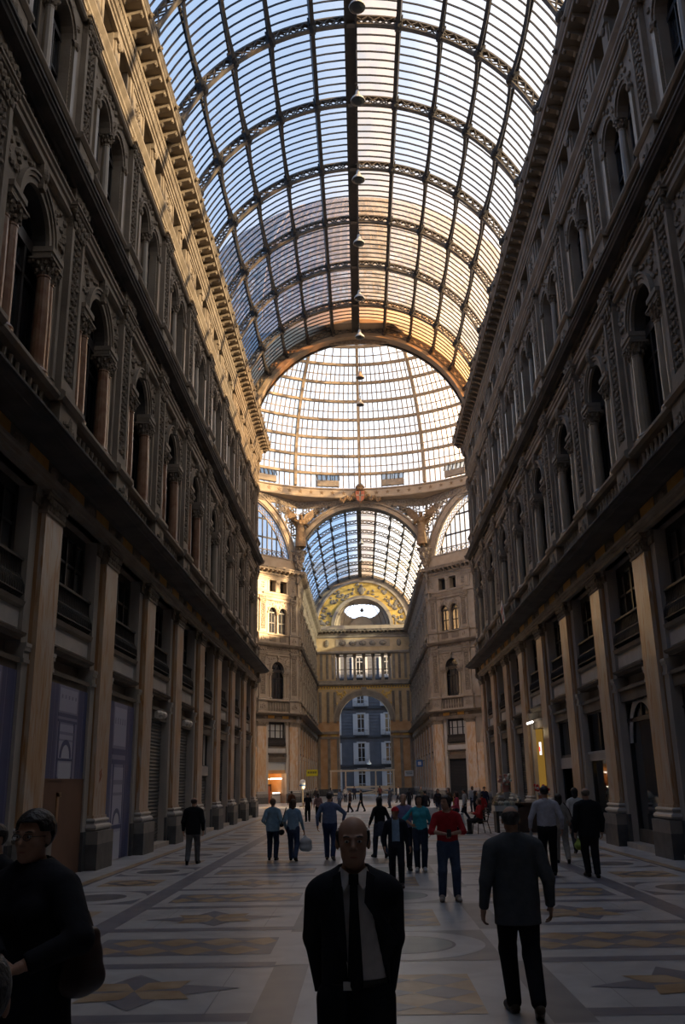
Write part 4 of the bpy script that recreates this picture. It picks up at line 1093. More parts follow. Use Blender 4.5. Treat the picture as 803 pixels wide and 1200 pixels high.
tag(link('wall_street', mb.mesh('wall_street')), 'unseen outer stone walls of the gallery, lengthened to shade the street', 'wall', kind='structure')

# ------------------------------------------------------------------ light
def world():
    w = bpy.data.worlds.new('sky'); scene.world = w; w.use_nodes = True; nt = w.node_tree; L = nt.links.new
    for n in list(nt.nodes): nt.nodes.remove(n)
    out = nt.nodes.new('ShaderNodeOutputWorld'); bg = nt.nodes.new('ShaderNodeBackground'); L(bg.outputs[0], out.inputs[0])
    tc = nt.nodes.new('ShaderNodeTexCoord'); sx = nt.nodes.new('ShaderNodeSeparateXYZ'); L(tc.outputs['Generated'], sx.inputs[0])
    # hazier and whiter to the right and ahead, bluer to the left
    def math_(op, a, b=None):
        n = nt.nodes.new('ShaderNodeMath'); n.operation = op
        for i, v in enumerate((a, b)):
            if v is None: continue
            if isinstance(v, (int, float)): n.inputs[i].default_value = v
            else: L(v, n.inputs[i])
        return n.outputs[0]
    k = math_('ADD', math_('MULTIPLY', sx.outputs['X'], .9), math_('MULTIPLY', sx.outputs['Y'], .55))
    k = math_('SUBTRACT', k, math_('MULTIPLY', sx.outputs['Z'], .35))
    mr = nt.nodes.new('ShaderNodeMapRange'); mr.inputs['From Min'].default_value = -.6; mr.inputs['From Max'].default_value = .45; L(k, mr.inputs['Value'])
    nz = nt.nodes.new('ShaderNodeTexNoise'); nz.inputs['Scale'].default_value = 2.2; nz.inputs['Detail'].default_value = 4; L(tc.outputs['Generated'], nz.inputs['Vector'])
    kk = math_('ADD', mr.outputs[0], math_('MULTIPLY', math_('SUBTRACT', nz.outputs['Fac'], .5), .5))
    r = nt.nodes.new('ShaderNodeValToRGB'); e = r.color_ramp.elements
    e[0].position = .0; e[0].color = SKY_A; e[1].position = 1.; e[1].color = SKY_C
    m = e.new(.5); m.color = SKY_B
    dt = nt.nodes.new('ShaderNodeVectorMath'); dt.operation = 'DOT_PRODUCT'; L(tc.outputs['Generated'], dt.inputs[0]); dt.inputs[1].default_value = (math.cos(SUN_EL) * math.cos(SUN_AZ), -math.cos(SUN_EL) * math.sin(SUN_AZ), math.sin(SUN_EL))
    gl = math_('POWER', math_('MAXIMUM', dt.outputs['Value'], 0.), 5.)
    mg = nt.nodes.new('ShaderNodeMix'); mg.data_type = 'RGBA'; mg.blend_type = 'ADD'; mg.inputs[0].default_value = 1.
    gc = nt.nodes.new('ShaderNodeMix'); gc.data_type = 'RGBA'; gc.blend_type = 'MIX'; gc.inputs[6].default_value = (0, 0, 0, 1); gc.inputs[7].default_value = GLOW; L(gl, gc.inputs[0])
    L(kk, r.inputs['Fac']); L(r.outputs['Color'], mg.inputs[6]); L(gc.outputs[2], mg.inputs[7]); L(mg.outputs[2], bg.inputs['Color']); bg.inputs['Strength'].default_value = SKY_STRENGTH
SKY_A = (.26, .52, 1.0, 1); SKY_B = (.62, .78, 1.0, 1); SKY_C = (.80, .87, 1.02, 1); GLOW = (.7, .5, .3, 1); SKY_STRENGTH = 2.1
SUN_EL, SUN_AZ = math.radians(13.5), math.radians(22)     # low evening sun from the right, slightly from behind
world()
sd = bpy.data.lights.new('sun', 'SUN'); sd.energy = 30.; sd.angle = math.radians(1.2); sd.color = (1., .70, .38)
so_ = link('sun', sd)
dv = Vector((-math.cos(SUN_EL) * math.cos(SUN_AZ), math.cos(SUN_EL) * math.sin(SUN_AZ), -math.sin(SUN_EL)))
so_.rotation_euler = dv.to_track_quat('-Z', 'Y').to_euler()

# ------------------------------------------------------------------ camera
cd = bpy.data.cameras.new('camera'); cam = link('camera', cd); scene.camera = cam
F, PIT, YAW, ROL = 1053.2, .2921, -.0165, .0196
cd.sensor_fit = 'VERTICAL'; cd.sensor_height = 24.; cd.sensor_width = 24. * 803 / 1200; cd.lens = F / 1200 * 24.; cd.clip_end = 500; cd.clip_start = .05
fw = Vector((math.sin(YAW) * math.cos(PIT), math.cos(YAW) * math.cos(PIT), math.sin(PIT))); rt = Vector((math.cos(YAW), -math.sin(YAW), 0)); up = rt.cross(fw)
# the picture is turned counter-clockwise by ROL, so the camera is turned clockwise
c_, s_ = math.cos(ROL), math.sin(ROL)
rt2 = rt * c_ - up * s_; up2 = rt * s_ + up * c_
mc = Matrix((rt2, up2, -fw)).transposed().to_4x4(); mc.translation = (-.44, 0, 1.95); cam.matrix_world = mc
scene.view_settings.view_transform = 'Standard'; scene.view_settings.look = 'None'; scene.view_settings.gamma = 1.; scene.view_settings.use_curve_mapping = False
scene.view_settings.exposure = 0.
cy = scene.cycles
cy.max_bounces = 8; cy.diffuse_bounces = 4; cy.glossy_bounces = 3; cy.transparent_max_bounces = 24; cy.transmission_bounces = 4
cy.sample_clamp_indirect = 6.
cy.use_denoising = True
# ------------------------------------------------------------------ shopfronts
ND = [0]
def door(mt, label, parts):
    ND[0] += 1
    r = tag(link('door_%d' % ND[0], None, None, mt @ T(0, .2, 0)), label, 'shopfront', kind='structure')
    for nm, me in parts: link(nm, me, r)
    return r
def left_at(k): return T(-7.2, 57.98 - P * (k + .5), 0, RL)
def right_at(k): return T(7.2, 57.98 - P * (k + .5), 0, RR)
def shutter_mesh(w, z1, m, v=-.62):
    mb = MB(); n = int(z1 / .115)
    for i in range(n):
        z = i * z1 / n; mb.sweep([(v - .05, z), (v, z), (v + .035, z + .05), (v, z + z1 / n - .01), (v - .05, z + z1 / n)], -w, w, m)
    mb.box(-w, w, v - .06, v + .06, 0, .12, m)
    return mb.mesh('roller_shutter')
def fill_mesh(w, z0, z1, m='inside_dark', v=-.9):
    mb = MB(); mb.box(-w, w, v - .06, v, z0, z1, m); return mb.mesh('backing')
def lintel_mesh(w):
    mb = MB(); mb.box(-w, w, -.6, -.42, 4.1, 4.5, 'stone_dark'); mb.box(-w, w, -.42, -.36, 4.4, 4.5, 'stone_dark'); return mb.mesh('lintel')
SHUT, SHUTD, FILL, LINT = shutter_mesh(SO, 4.2, 'shutter_grey'), shutter_mesh(SO, 4.3, 'shutter_dark'), fill_mesh(SO, 0, 4.6), lintel_mesh(SO)
def step_mesh(w):
    mb = MB(); mb.box(-w, w, -.9, -.18, -.05, .14, 'marble_grey'); return mb.mesh('threshold')
STEP = step_mesh(SO)
def floodlight_mesh():
    mb = MB(); mb.box(-.5, -.1, -.42, -.1, 4.16, 4.36, 'lamp_enamel'); mb.box(.1, .5, -.42, -.1, 4.16, 4.36, 'lamp_enamel'); mb.box(-.06, .06, -.45, -.35, 4.2, 4.45, 'iron')
    for s in (-.3, .3): mb.blob((s, -.1, 4.28), (.2, .16, .13), 'lamp_enamel', 8, 4)
    return mb.mesh('floodlight')
FLOOD = floodlight_mesh()
for k in range(NB):
    n = ordinal(k)
    if k in (4, 5):
        door(left_at(k), 'tall grey roller shutter, %s bay on the left' % n, (('roller_shutter', SHUT), ('lintel', LINT), ('backing', FILL), ('threshold', STEP)))
        tag(link('floodlight', FLOOD, None, left_at(k)), 'pale twin floodlight over the grey shutter, %s bay from the crossing' % n, 'floodlight', 'floodlights over shutters')
    elif k == 3:
        mb = MB(); mb.box(-SO, SO, -.75, -.5, 2.35, 2.75, 'stone_panel'); mb.box(-SO, SO, -.66, -.58, 2.7, 2.8, 'frame_dark'); mb.box(-SO, SO, -.66, -.58, 4.1, 4.2, 'frame_dark')
        for u in (-SO + .06, -.5, .5, SO - .06): mb.box(u - .05, u + .05, -.66, -.58, 2.7, 4.2, 'frame_dark')
        g = MB(); g.box(-SO, SO, -.66, -.64, 2.7, 4.2, 'curtain_pale')
        door(left_at(k), 'narrow shopfront with pale window over a low shutter, left', (('fanlight_frame', mb.mesh('frame')), ('fanlight', g.mesh('fanlight')), ('roller_shutter', shutter_mesh(SO, 2.35, 'shutter_grey')), ('backing', FILL), ('lintel', LINT), ('threshold', STEP)))
    elif k in (6, 7, 8):
        door(left_at(k), 'walled-up shop opening behind a printed hoarding, %s bay on the left' % n, (('backing', FILL), ('lintel', LINT)))
    else:
        door(left_at(k), 'dark closed shutter, %s bay on the left' % n, (('roller_shutter', SHUTD), ('lintel', LINT), ('backing', FILL), ('threshold', STEP)))
# printed hoardings: a blue-tinted picture of columns and an arch on a flat board
mat('print_blue', (.085, .10, .21), .4); mat('print_violet', (.17, .165, .27), .4); mat('print_pale', (.44, .455, .58), .4); mat('print_mid', (.26, .265, .40), .4); mat('print_white', (.55, .57, .66), .4); mat('board_brown', (.165, .085, .05), .6, col2=(.19, .10, .06), scale=2.)
def hoarding(k, label, z0, z1, flip=1, board=False):
    mt = left_at(k); r = tag(link('printed_hoarding', None, None, mt), label, 'hoarding', 'printed hoardings over closed shops')
    b = MB(); w = SO + .02; v = -.2; b.box(-w, w, v - .05, v, z0, z1, 'print_violet')
    def rect(u0, u1, a, c, m, d): u0, u1 = sorted((flip * u0 * w, flip * u1 * w)); b.box(u0, u1, v, v + .003 * d, z0 + (z1 - z0) * a, z0 + (z1 - z0) * c, m)
    rect(-1, -.82, 0, 1, 'print_blue', 1); rect(-.78, -.55, 0, 1, 'print_blue', 1); rect(.5, .62, 0, 1, 'print_blue', 1); rect(.66, .9, 0, 1, 'print_blue', 1)
    rect(-.5, .45, .0, 1, 'print_mid', 1); rect(-.45, .42, .72, .97, 'print_pale', 2); rect(-.5, .45, .66, .7, 'print_blue', 2); rect(-.5, .45, .6, .63, 'print_blue', 2)
    rect(-.38, .36, .02, .58, 'print_pale', 2); rect(-.36, .34, .47, .5, 'print_mid', 3); rect(-.36, .34, .4, .42, 'print_mid', 3); rect(-.4, -.34, 0, .6, 'print_blue', 3); rect(.34, .4, 0, .6, 'print_blue', 3)
    zz = z0 + (z1 - z0) * .22; b.ring(0, zz, .3, .42, v, v + .012, 'print_blue', n=16); rect(-.29, .29, 0, .17, 'print_white', 3); rect(-.4, .4, .19, .215, 'print_blue', 4)
    b.prism([(.3 * math.cos(PI * i / 12), zz + .3 * math.sin(PI * i / 12)) for i in range(13)], v, v + .009, 'print_white')
    for i in range(5): rect(-.4 + .17 * i, -.34 + .17 * i, .86, .9, 'print_mid', 3)
    link('printed_panel', b.mesh('printed_panel'), r)
    if board:
        c = MB(); c.box(-w, w, v - .05, v + .03, 0, z0, 'board_brown'); c.box(-w, w, v + .03, v + .04, z0 - .05, z0, 'board_brown'); 
        link('plain_board', c.mesh('plain_board'), r)
        h = MB(); h.box(.35, .5, v + .03, v + .05, 1.2, 1.85, 'marble_rust'); h.box(.2, .5, v + .03, v + .05, 1.75, 1.85, 'marble_rust'); link('tape_mark', h.mesh('tape_mark'), r)
    return r
hoarding(6, 'full-height printed hoarding of blue columns beside the grey shutter', 0.02, 4.25, -1)
hoarding(7, 'printed hoarding of blue columns above a plain brown board', 2.15, 4.25, 1, True)
hoarding(8, 'printed hoarding of blue columns farthest from the crossing', 0.02, 4.25, -1)
gf = MB(); 
for a, b_ in (((0, 0), (.14, .2)), ((.14, .2), (.02, .26)), ((.02, .26), (-.08, .12)), ((-.08, .12), (.12, .02)), ((-.05, .3), (.15, -.04))): gf.bar((a[0], .004, 2.1 + a[1]), (b_[0], .004, 2.1 + b_[1]), .03, .004, 'crest_red', (0, 1, 0))
tag(link('graffiti', gf.mesh('graffiti'), None, T(-7.2, 24.0, 0, RL)), 'small red graffiti scribble on the pilaster between two printed hoardings', 'graffiti')
# right-hand shopfronts
def shop_window(k, label, transom, glass='shop_glass', extra=()):
    fm = MB(); v = -.6
    for u in (-SO + .05, SO - .05): fm.box(u - .06, u + .06, v - .06, v + .04, 0.1, 4.2, 'frame_dark')
    fm.box(-SO, SO, v - .06, v + .05, 4.05, 4.2, 'frame_dark'); fm.box(-SO, SO, v - .06, v + .05, .1, .5, 'stone_dark')
    for z in transom: fm.box(-SO, SO, v - .06, v + .05, z - .06, z + .06, 'frame_dark')
    fm.box(-.03, .03, v - .05, v + .03, max(transom) if transom else .4, 4.1, 'frame_dark')
    g = MB(); g.box(-SO, SO, v - .04, v - .02, .45, 4.1, glass)
    return door(right_at(k), label, (('frame', fm.mesh('frame')), ('glass', g.mesh('glass')), ('lintel', LINT), ('backing', FILL), ('threshold', STEP)) + tuple(extra))
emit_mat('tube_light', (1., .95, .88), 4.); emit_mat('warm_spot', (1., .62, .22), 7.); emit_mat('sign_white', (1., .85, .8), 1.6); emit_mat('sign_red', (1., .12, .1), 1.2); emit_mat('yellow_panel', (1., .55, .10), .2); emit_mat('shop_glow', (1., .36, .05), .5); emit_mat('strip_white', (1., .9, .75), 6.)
def gate_mesh():
    mb = MB()
    for i in range(15): u = -SO + .1 + i * (2 * SO - .2) / 14; mb.box(u - .02, u + .02, -.62, -.58, .1, 4.2, 'iron')
    for z in (.3, 1.4, 2.5, 3.6, 4.1): mb.box(-SO, SO, -.63, -.57, z - .03, z + .03, 'iron')
    return mb.mesh('gate')
GATE = gate_mesh()
for k in range(NB):
    n = ordinal(k)
    if k == 7: door(right_at(k), 'dark iron gate across a shop opening, nearest on the right', (('gate', GATE), ('lintel', LINT), ('backing', FILL), ('threshold', STEP)))
    elif k == 6:
        mb = MB(); mb.ring(0, 2.9, 1.1, 1.35, -.58, -.55, 'stone_panel', n=18); mb.box(-1.35, 1.35, -.58, -.55, 3.3, 3.42, 'terracotta') if False else None  # solid arch standing in for the reflection in the pane
        fl_ = MB(); rnd = random.Random(2)
        for i in range(40): fl_.blob((rnd.uniform(-.5, .6), -.5 + rnd.uniform(-.06, .1), 1.3 + rnd.uniform(-.45, .5)), (.14, .08, .13), 'inside_dark', 5, 2)
        shop_window(k, 'large dark shop window with a solid band as its arch reflection between rusty pilasters', (3.55,), 'shop_glass', (('arch_reflection', mb.mesh('arch_reflection')),))
    elif k == 5:
        mb = MB(); mb.box(.45, .95, -.88, -.8, 2.2, 2.3, 'warm_spot'); mb.box(1.2, 1.35, -.88, -.8, 2.2, 2.28, 'warm_spot'); mb.box(.6, 1.0, -.88, -.8, 1.66, 1.74, 'warm_spot')
        sf = MB()
        for z in (1.0, 1.55, 2.1): sf.box(-1.3, 1.3, -.89, -.7, z - .02, z + .02, 'frame_dark')
        pn = MB(); pn.box(-SO, SO, -.66, -.5, 2.5, 2.72, 'stone_panel'); pn.box(-SO, SO, -.66, -.46, 2.72, 2.8, 'stone_panel')
        shop_window(k, 'shop window with small warm lights on its shelves', (2.6,), 'clear_glass', (('shelf_lights', mb.mesh('shelf_lights')), ('shelves', sf.mesh('shelves')), ('sign_board', pn.mesh('sign_board'))))
    elif k == 4:
        dm = MB(); dm.box(-SO, SO, -.7, -.62, 0, 2.3, 'wood_dark'); dm.box(-.02, .02, -.62, -.6, 0, 2.3, 'frame_dark'); dm.box(-SO, SO, -.72, -.5, 2.3, 2.7, 'stone_panel')
        shop_window(k, 'upper display window above a dark wooden door', (2.75,), 'shop_glass', (('wooden_door', dm.mesh('wooden_door')),))
    elif k == 3:
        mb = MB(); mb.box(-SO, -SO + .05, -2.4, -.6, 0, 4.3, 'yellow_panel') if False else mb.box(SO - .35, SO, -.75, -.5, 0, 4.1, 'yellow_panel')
        tb = MB(); tb.tube([(-.1, -.1, 4.35), (1.15, -.1, 4.35)], .05, 'tube_light', 8)
        sg_ = MB(); sg_.box(.36, .62, -.5, -.45, 2.95, 3.5, 'sign_white'); sg_.box(.36, .62, -.45, -.44, 3.1, 3.3, 'sign_red'); sg_.bar((.5, -.48, 3.5), (.8, -.48, 4.05), .06, .05, 'yellow_panel')
        pl = MB(); pl.box(-1.2, .9, -.86, -.8, 1.7, 2.9, 'gold_paint')
        door(right_at(k), 'open lit shop with a yellow panel and a small red and white sign', (('yellow_panel', mb.mesh('yellow_panel')), ('tube_lamp', tb.mesh('tube_lamp')), ('sign', sg_.mesh('sign')), ('poster', pl.mesh('poster')), ('lintel', LINT), ('backing', FILL)))
        l = bpy.data.lights.new('shop_lamp', 'POINT'); l.energy = 9; l.color = (1, .75, .4); l.shadow_soft_size = .2
        link('shop_lamp', l, None, right_at(k) @ T(.2, .1, 3.9))
    else: door(right_at(k), 'dark closed shutter, %s bay on the right' % n, (('roller_shutter', SHUTD), ('lintel', LINT), ('backing', FILL), ('threshold', STEP)))
for k in range(8):
    for sg in (-1, 1):
        yc = 100.05 + P * (k + .5)
        door(T(sg * 7.2, yc, 0, RL if sg < 0 else RR), 'dark shop opening in the far arm, %s bay on the %s' % (ordinal(k), 'left' if sg < 0 else 'right'), (('roller_shutter', SHUTD), ('lintel', LINT), ('backing', FILL)))
# shops of the diagonal fronts
def diag_at(sx, sy, s):
    A = Vector((sx * 7.2, YF if sy > 0 else YN, 0)); d = Vector((sx * R2, -sy * R2, 0)); f = Vector((-sx * R2, -sy * R2, 0)); q = A + d * s
    return T(q.x, q.y, 0, math.atan2(f.y, f.x) - PI / 2)
s_in = .77 + DP / 2
DFILL, DSH, DLINT = fill_mesh(DSO, 0, 4.6), shutter_mesh(DSO, 4.3, 'shutter_dark'), lintel_mesh(DSO)
for sx in (-1, 1):
    for sy in (-1, 1):
        for i, s in enumerate((s_in, W - s_in)):
            if (sx, sy, i) == (-1, 1, 0): continue
            door(diag_at(sx, sy, s), 'dark tall shutter in the %s %s diagonal front, %s bay' % ('far' if sy > 0 else 'near', 'left' if sx < 0 else 'right', ('inner', 'outer')[i]), (('roller_shutter', DSH), ('lintel', DLINT), ('backing', DFILL)))
mb = MB(); w = DSO
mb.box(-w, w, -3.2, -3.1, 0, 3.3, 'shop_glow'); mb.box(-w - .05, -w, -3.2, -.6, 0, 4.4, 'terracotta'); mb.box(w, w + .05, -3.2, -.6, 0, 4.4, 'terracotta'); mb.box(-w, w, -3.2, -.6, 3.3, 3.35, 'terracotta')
mb.box(-w, w, -.62, -.58, 3.3, 4.3, 'curtain_pale'); mb.box(-w, w, -.65, -.55, 2.95, 3.3, 'terracotta')
lt = MB(); lt.box(-w, w * .2, -1.2, -1.1, 2.38, 2.5, 'strip_white'); lt.box(-w, -.3, -1.5, -1.4, .95, 1.05, 'strip_white')
for i in range(4): lt.blob((.2 + .3 * i, -1.2, 2.42), (.06, .06, .06), 'strip_white', 6, 3)
ct = MB(); ct.box(-w, -.1, -1.9, -1.3, 0, .9, 'curtain_pale'); ct.box(-w, -.1, -2.0, -1.2, .9, .95, 'wood_dark'); ct.box(.15, .95, -1.4, -1.3, 0, 1.7, 'crest_red'); ct.box(-w, .0, -3.0, -2.8, 1.2, 1.9, 'wood_dark')
door(diag_at(-1, 1, s_in), 'brightly lit orange shop beneath the far left diagonal front', (('interior', mb.mesh('interior')), ('strip_lights', lt.mesh('strip_lights')), ('counter', ct.mesh('counter')), ('lintel', DLINT)))
l = bpy.data.lights.new('shop_lamp', 'POINT'); l.energy = 55; l.color = (1, .55, .2); l.shadow_soft_size = .3
link('shop_lamp', l, None, diag_at(-1, 1, s_in) @ T(0, -1.8, 2.6))

# ------------------------------------------------------------------ hanging lamps along the axis
def lamp(i, x, y, z, top, label):
    r = tag(link('pendant_lamp', None, None, T(x, y, z)), label, 'lamp', 'lamps hanging along the middle of the hall')
    a = MB(); a.lathe([(.31, 0), (.315, .03), (.27, .12), (.17, .24), (.1, .33), (.085, .5), (.06, .55)], (0, 0, 0), 'lamp_enamel', 18); link('shade', a.mesh('shade'), r)
    b = MB(); b.lathe([(.0, .03), (.2, .02), (.3, .004), (.3, .0), (.18, -.05), (0, -.07)], (0, 0, 0), 'lamp_inside', 18); link('reflector', b.mesh('reflector'), r)
    c = MB(); c.tube([(0, 0, .52), (0, 0, top - z)], .018, 'iron', 5); c.box(-.04, .04, -.04, .04, .52, .75, 'iron'); c.tube([(-.12, 0, .9), (.12, 0, 1.0)], .015, 'iron', 4); link('rod', c.mesh('rod'), r)
LY = [26.6, 31.4, 36.6, 41.9, 47.6, 52.5, 58.6, 63.4]
for i, y in enumerate(LY): lamp(i, .03, y, 29.5, 33.0 if y < 58 else 32.2 - (.25 if y > 60 else 0), '%s enamel bell lamp hanging under the glass roof, counted from the viewer' % ordinal(i))
mb = MB(); mb.tube([(0.03, 58.3, 32.5), (.03, 63.4, 31.95), (.03, 78, 31.2), (.03, 99.3, 32.5)], .02, 'iron', 5); tag(link('cable', mb.mesh('cable')), 'thin lamp cable stretched across the crossing under the dome', 'cable')
for i, y in enumerate((104., 113.)): lamp(i, .03, y, 29.2, 33.0, ('enamel bell lamp just inside the far vault', 'enamel bell lamp deeper in the far vault')[i])

# ------------------------------------------------------------------ crest and carved corner brackets of the crossing
c = tag(link('coat_of_arms', None, None, T(0, 98.25, 33.0)), 'painted red crest with a crown over the far arch', 'crest')
a = MB(); sh = [(-.5, .95), (.5, .95), (.5, .35), (.35, -.1), (0, -.4), (-.35, -.1), (-.5, .35)]
a.prism(sh, -.12, .0, 'crest_red'); a.prism([(u * 1.18, z * 1.15 - .05) for u, z in sh], 0, .1, 'bronze'); a.box(-.1, .1, -.15, -.1, -.25, .9, 'stone_pale'); a.box(-.42, .42, -.15, -.1, .35, .5, 'stone_pale'); link('shield', a.mesh('shield'), c)
b = MB(); b.lathe([(.4, 1.05), (.45, 1.2), (.42, 1.3), (.5, 1.5), (.3, 1.75), (.08, 1.85)], (0, 0, 0), 'bronze', 12); b.blob((0, 0, 1.95), (.12, .12, .14), 'bronze'); 
for k in range(8): b.blob((.46 * math.cos(PI * k / 4), .46 * math.sin(PI * k / 4), 1.42), (.09, .09, .12), 'bronze', 5, 2)
link('crown', b.mesh('crown'), c)
d = MB(); rnd = random.Random(8)
for sg in (-1, 1):
    for k in range(16): d.blob((sg * (.65 + .11 * k), 0, .35 - .03 * k + .18 * math.sin(k * .9) + rnd.uniform(-.1, .1)), (.16, .14, .2), 'bronze', 5, 3)
link('scrollwork', d.mesh('scrollwork'), c)
for sx in (-1, 1):
    b = MB(); rnd = random.Random(30)
    b.lathe([(.15, 0), (.3, .3), (.45, .9), (.6, 1.6), (.75, 2.0), (.8, 2.2)], (0, 0, 0), 'carved', 12)
    for k in range(40):
        z = rnd.uniform(.1, 2.1); r = .2 + .28 * z; t = rnd.uniform(PI, 2 * PI); b.blob((r * math.cos(t), r * math.sin(t), z), (.16, .16, .2), 'carved', 6, 3)
    b.box(-.85, .85, -.5, .6, 2.15, 2.3, 'stone')
    tag(link('corner_bracket', b.mesh('corner_bracket'), None, T(sx * 7.15, 99.0, 24.9)), 'carved leafy bracket under the winged statue, %s corner' % ('left' if sx < 0 else 'right'), 'bracket', kind='structure')

# ------------------------------------------------------------------ signs, barrier, kiosk, cafe
def board(name, label, cat, mt, w, h, m, marks=(), post=None, t=.04):
    r = MB(); r.box(-w / 2, w / 2, -t, 0, -h / 2, h / 2, m); o = tag(link(name, r.mesh(name), None, mt), label, cat)
    if marks:
        q = MB()
        for (u0, u1, z0, z1, mm) in marks: q.box(u0, u1, 0, .006, z0, z1, mm)
        link('lettering', q.mesh('lettering'), o)
    if post:
        q = MB(); q.bar(post[0], post[1], .05, .05, 'iron'); link('arm', q.mesh('arm'), o)
    return o
mat('sign_yellow', (.62, .55, .03), .5); mat('sign_board_white', (.6, .6, .58), .5); mat('sign_blue', (.05, .13, .32), .5); mat('ink_dark', (.03, .04, .03), .5); mat('ink_red', (.4, .09, .09), .5)
board('shop_sign', 'yellow hanging sign with dark lettering in the far arm', 'sign', T(-6.55, 112, 3.1, PI), 1.35, .75, 'sign_yellow', [(-.5 + .22 * i, -.36 + .22 * i, -.08, .16, 'ink_dark') for i in range(5)], ((.6, -.02, .2), (.75, -.02, .2)))
board('notice_board', 'white notice on the terracotta pier of the end wall', 'sign', T(6.4, 139.3, 3.05, PI), 1.3, .8, 'sign_board_white', [(-.5, .5, .1, .2, 'ink_dark'), (-.5, .4, -.12, -.04, 'ink_dark')])
board('shop_sign', 'small square blue hanging sign in the far arm', 'sign', T(6.55, 115, 4.0, PI), .8, .8, 'sign_blue', [(-.2, .2, -.2, .2, 'sign_board_white')], ((-.3, -.02, .3), (-.65, -.02, .3)))
pl = board('placard', 'white placard with red lettering propped on the right main cornice', 'sign', T(6.75, 44.4, 9.07, RR - .12) @ Matrix.Rotation(-.1, 4, 'X') @ T(0, 0, .62), 2.3, 1.2, 'sign_board_white',
           [(-.95 + .27 * i, -.78 + .27 * i, .12, .42, 'ink_red') for i in range(7)] + [(-.95 + .21 * i, -.82 + .21 * i, -.28, -.02, 'ink_red') for i in range(9)] + [(-.8 + .24 * i, -.68 + .24 * i, -.5, -.36, 'ink_dark') for i in range(7)])
# timber barrier in the street arch
b = tag(link('timber_barrier', None, None, T(0, 137.2, 0)), 'raw timber barrier frame standing in front of the end arch', 'barrier')
for x in (-5.15, -3.0, 1.4, 4.05): m_ = MB(); m_.box(x - .1, x + .1, -.1, .1, 0, 3.6, 'timber'); link('post', m_.mesh('post'), b)
for z, x0, x1 in ((3.55, -5.3, 4.2), (1.25, -3.0, 4.1), (.35, -5.3, 4.2)): m_ = MB(); m_.box(x0, x1, -.12, -.06, z - .13, z + .13, 'timber'); link('rail', m_.mesh('rail'), b)
for p, q in (((-.8, .35), (4.0, 1.1)), ((-.8, 1.1), (4.0, .4)), ((1.2, .9), (4.0, 1.2))): m_ = MB(); m_.bar((p[0], -.16, p[1]), (q[0], -.16, q[1]), .05, .16, 'timber', (0, 0, 1)); link('brace', m_.mesh('brace'), b)
m_ = MB(); m_.lathe([(.34, 0), (.3, .12), (.12, .35), (.06, .6), (.03, .7)], (0, 0, 0), 'lamp_enamel', 14); m_.tube([(0, 0, .65), (0, 0, 6.5)], .015, 'iron', 4)
o = tag(link('street_lamp', m_.mesh('street_lamp'), None, T(.55, 143, 4.55)), 'lit conical street lamp hanging beyond the end arch', 'lamp')
emit_mat('street_glow', (.85, 1., .95), 3.); m_ = MB(); m_.lathe([(0, .02), (.25, .02), (.25, .06), (0, .06)], (0, 0, -.03), 'street_glow', 12); link('bulb', m_.mesh('bulb'), o)
# globe sign
g = tag(link('globe_sign', None, None, T(-5.62, 80, 0)), 'white and blue globe on a stand beside the orange shop', 'sign')
m_ = MB(); m_.blob((0, 0, 1.98), (.27, .27, .27), 'sign_board_white', 14, 8); m_.blob((0, 0, 1.6), (.2, .2, .17), 'sign_board_white', 12, 6); link('globe', m_.mesh('globe', True), g)
m_ = MB(); m_.lathe([(.28, 0), (.28, .1)], (0, 0, 1.72), 'sign_blue', 14); link('band', m_.mesh('band'), g)
m_ = MB(); m_.lathe([(.3, 0), (.28, .08), (.05, .14), (.05, 1.45)], (0, 0, 0), 'iron', 12); link('stand', m_.mesh('stand'), g)
# kiosk
k = tag(link('refreshment_kiosk', None, None, T(5.55, 36.6, 0)), 'dark wooden refreshment counter with a curved glass display case', 'kiosk')
mat('display_pale', (.5, .52, .48), .3); mat('flower_red', (.55, .03, .025), .6); mat('pot_pink', (.5, .22, .17), .5)
m_ = MB(); m_.box(-.15, 1.15, -.5, .5, 0, 1.02, 'wood_dark'); m_.box(-.2, 1.2, -.56, .56, 1.02, 1.08, 'wood_dark')
for u in (.05, .5, .95): m_.box(u - .16, u + .16, -.53, -.5, .12, .9, 'wood_dark')
link('counter', m_.mesh('counter'), k)
m_ = MB(); m_.box(-1.0, .05, -.5, .5, .78, .98, 'display_pale'); m_.box(-.95, -.85, -.4, .4, 0, .8, 'iron'); m_.box(-.2, -.1, -.4, .4, 0, .8, 'iron'); link('tray_bed', m_.mesh('tray_bed'), k)
m_ = MB(); n = 10; vs = []; fs = []
for i in range(n + 1):
    a = PI * i / n; vs += [(-.475 + .52 * math.cos(a), -.5, .98 + .5 * math.sin(a)), (-.475 + .52 * math.cos(a), .5, .98 + .5 * math.sin(a))]
for i in range(n): fs.append((2 * i, 2 * i + 1, 2 * i + 3, 2 * i + 2))
fs.append(tuple(range(0, 2 * n + 2, 2))); m_.add(vs, fs, 'clear_glass'); link('glass_case', m_.mesh('glass_case'), k)
m_ = MB(); rnd = random.Random(4)
for i in range(5):
    for j in range(2): m_.blob((-.9 + .21 * i, -.25 + .5 * j, 1.03), (.09, .2, .12), ('display_pale', 'lamp_enamel')[i % 2], 8, 4)
link('ice_tubs', m_.mesh('ice_tubs'), k)
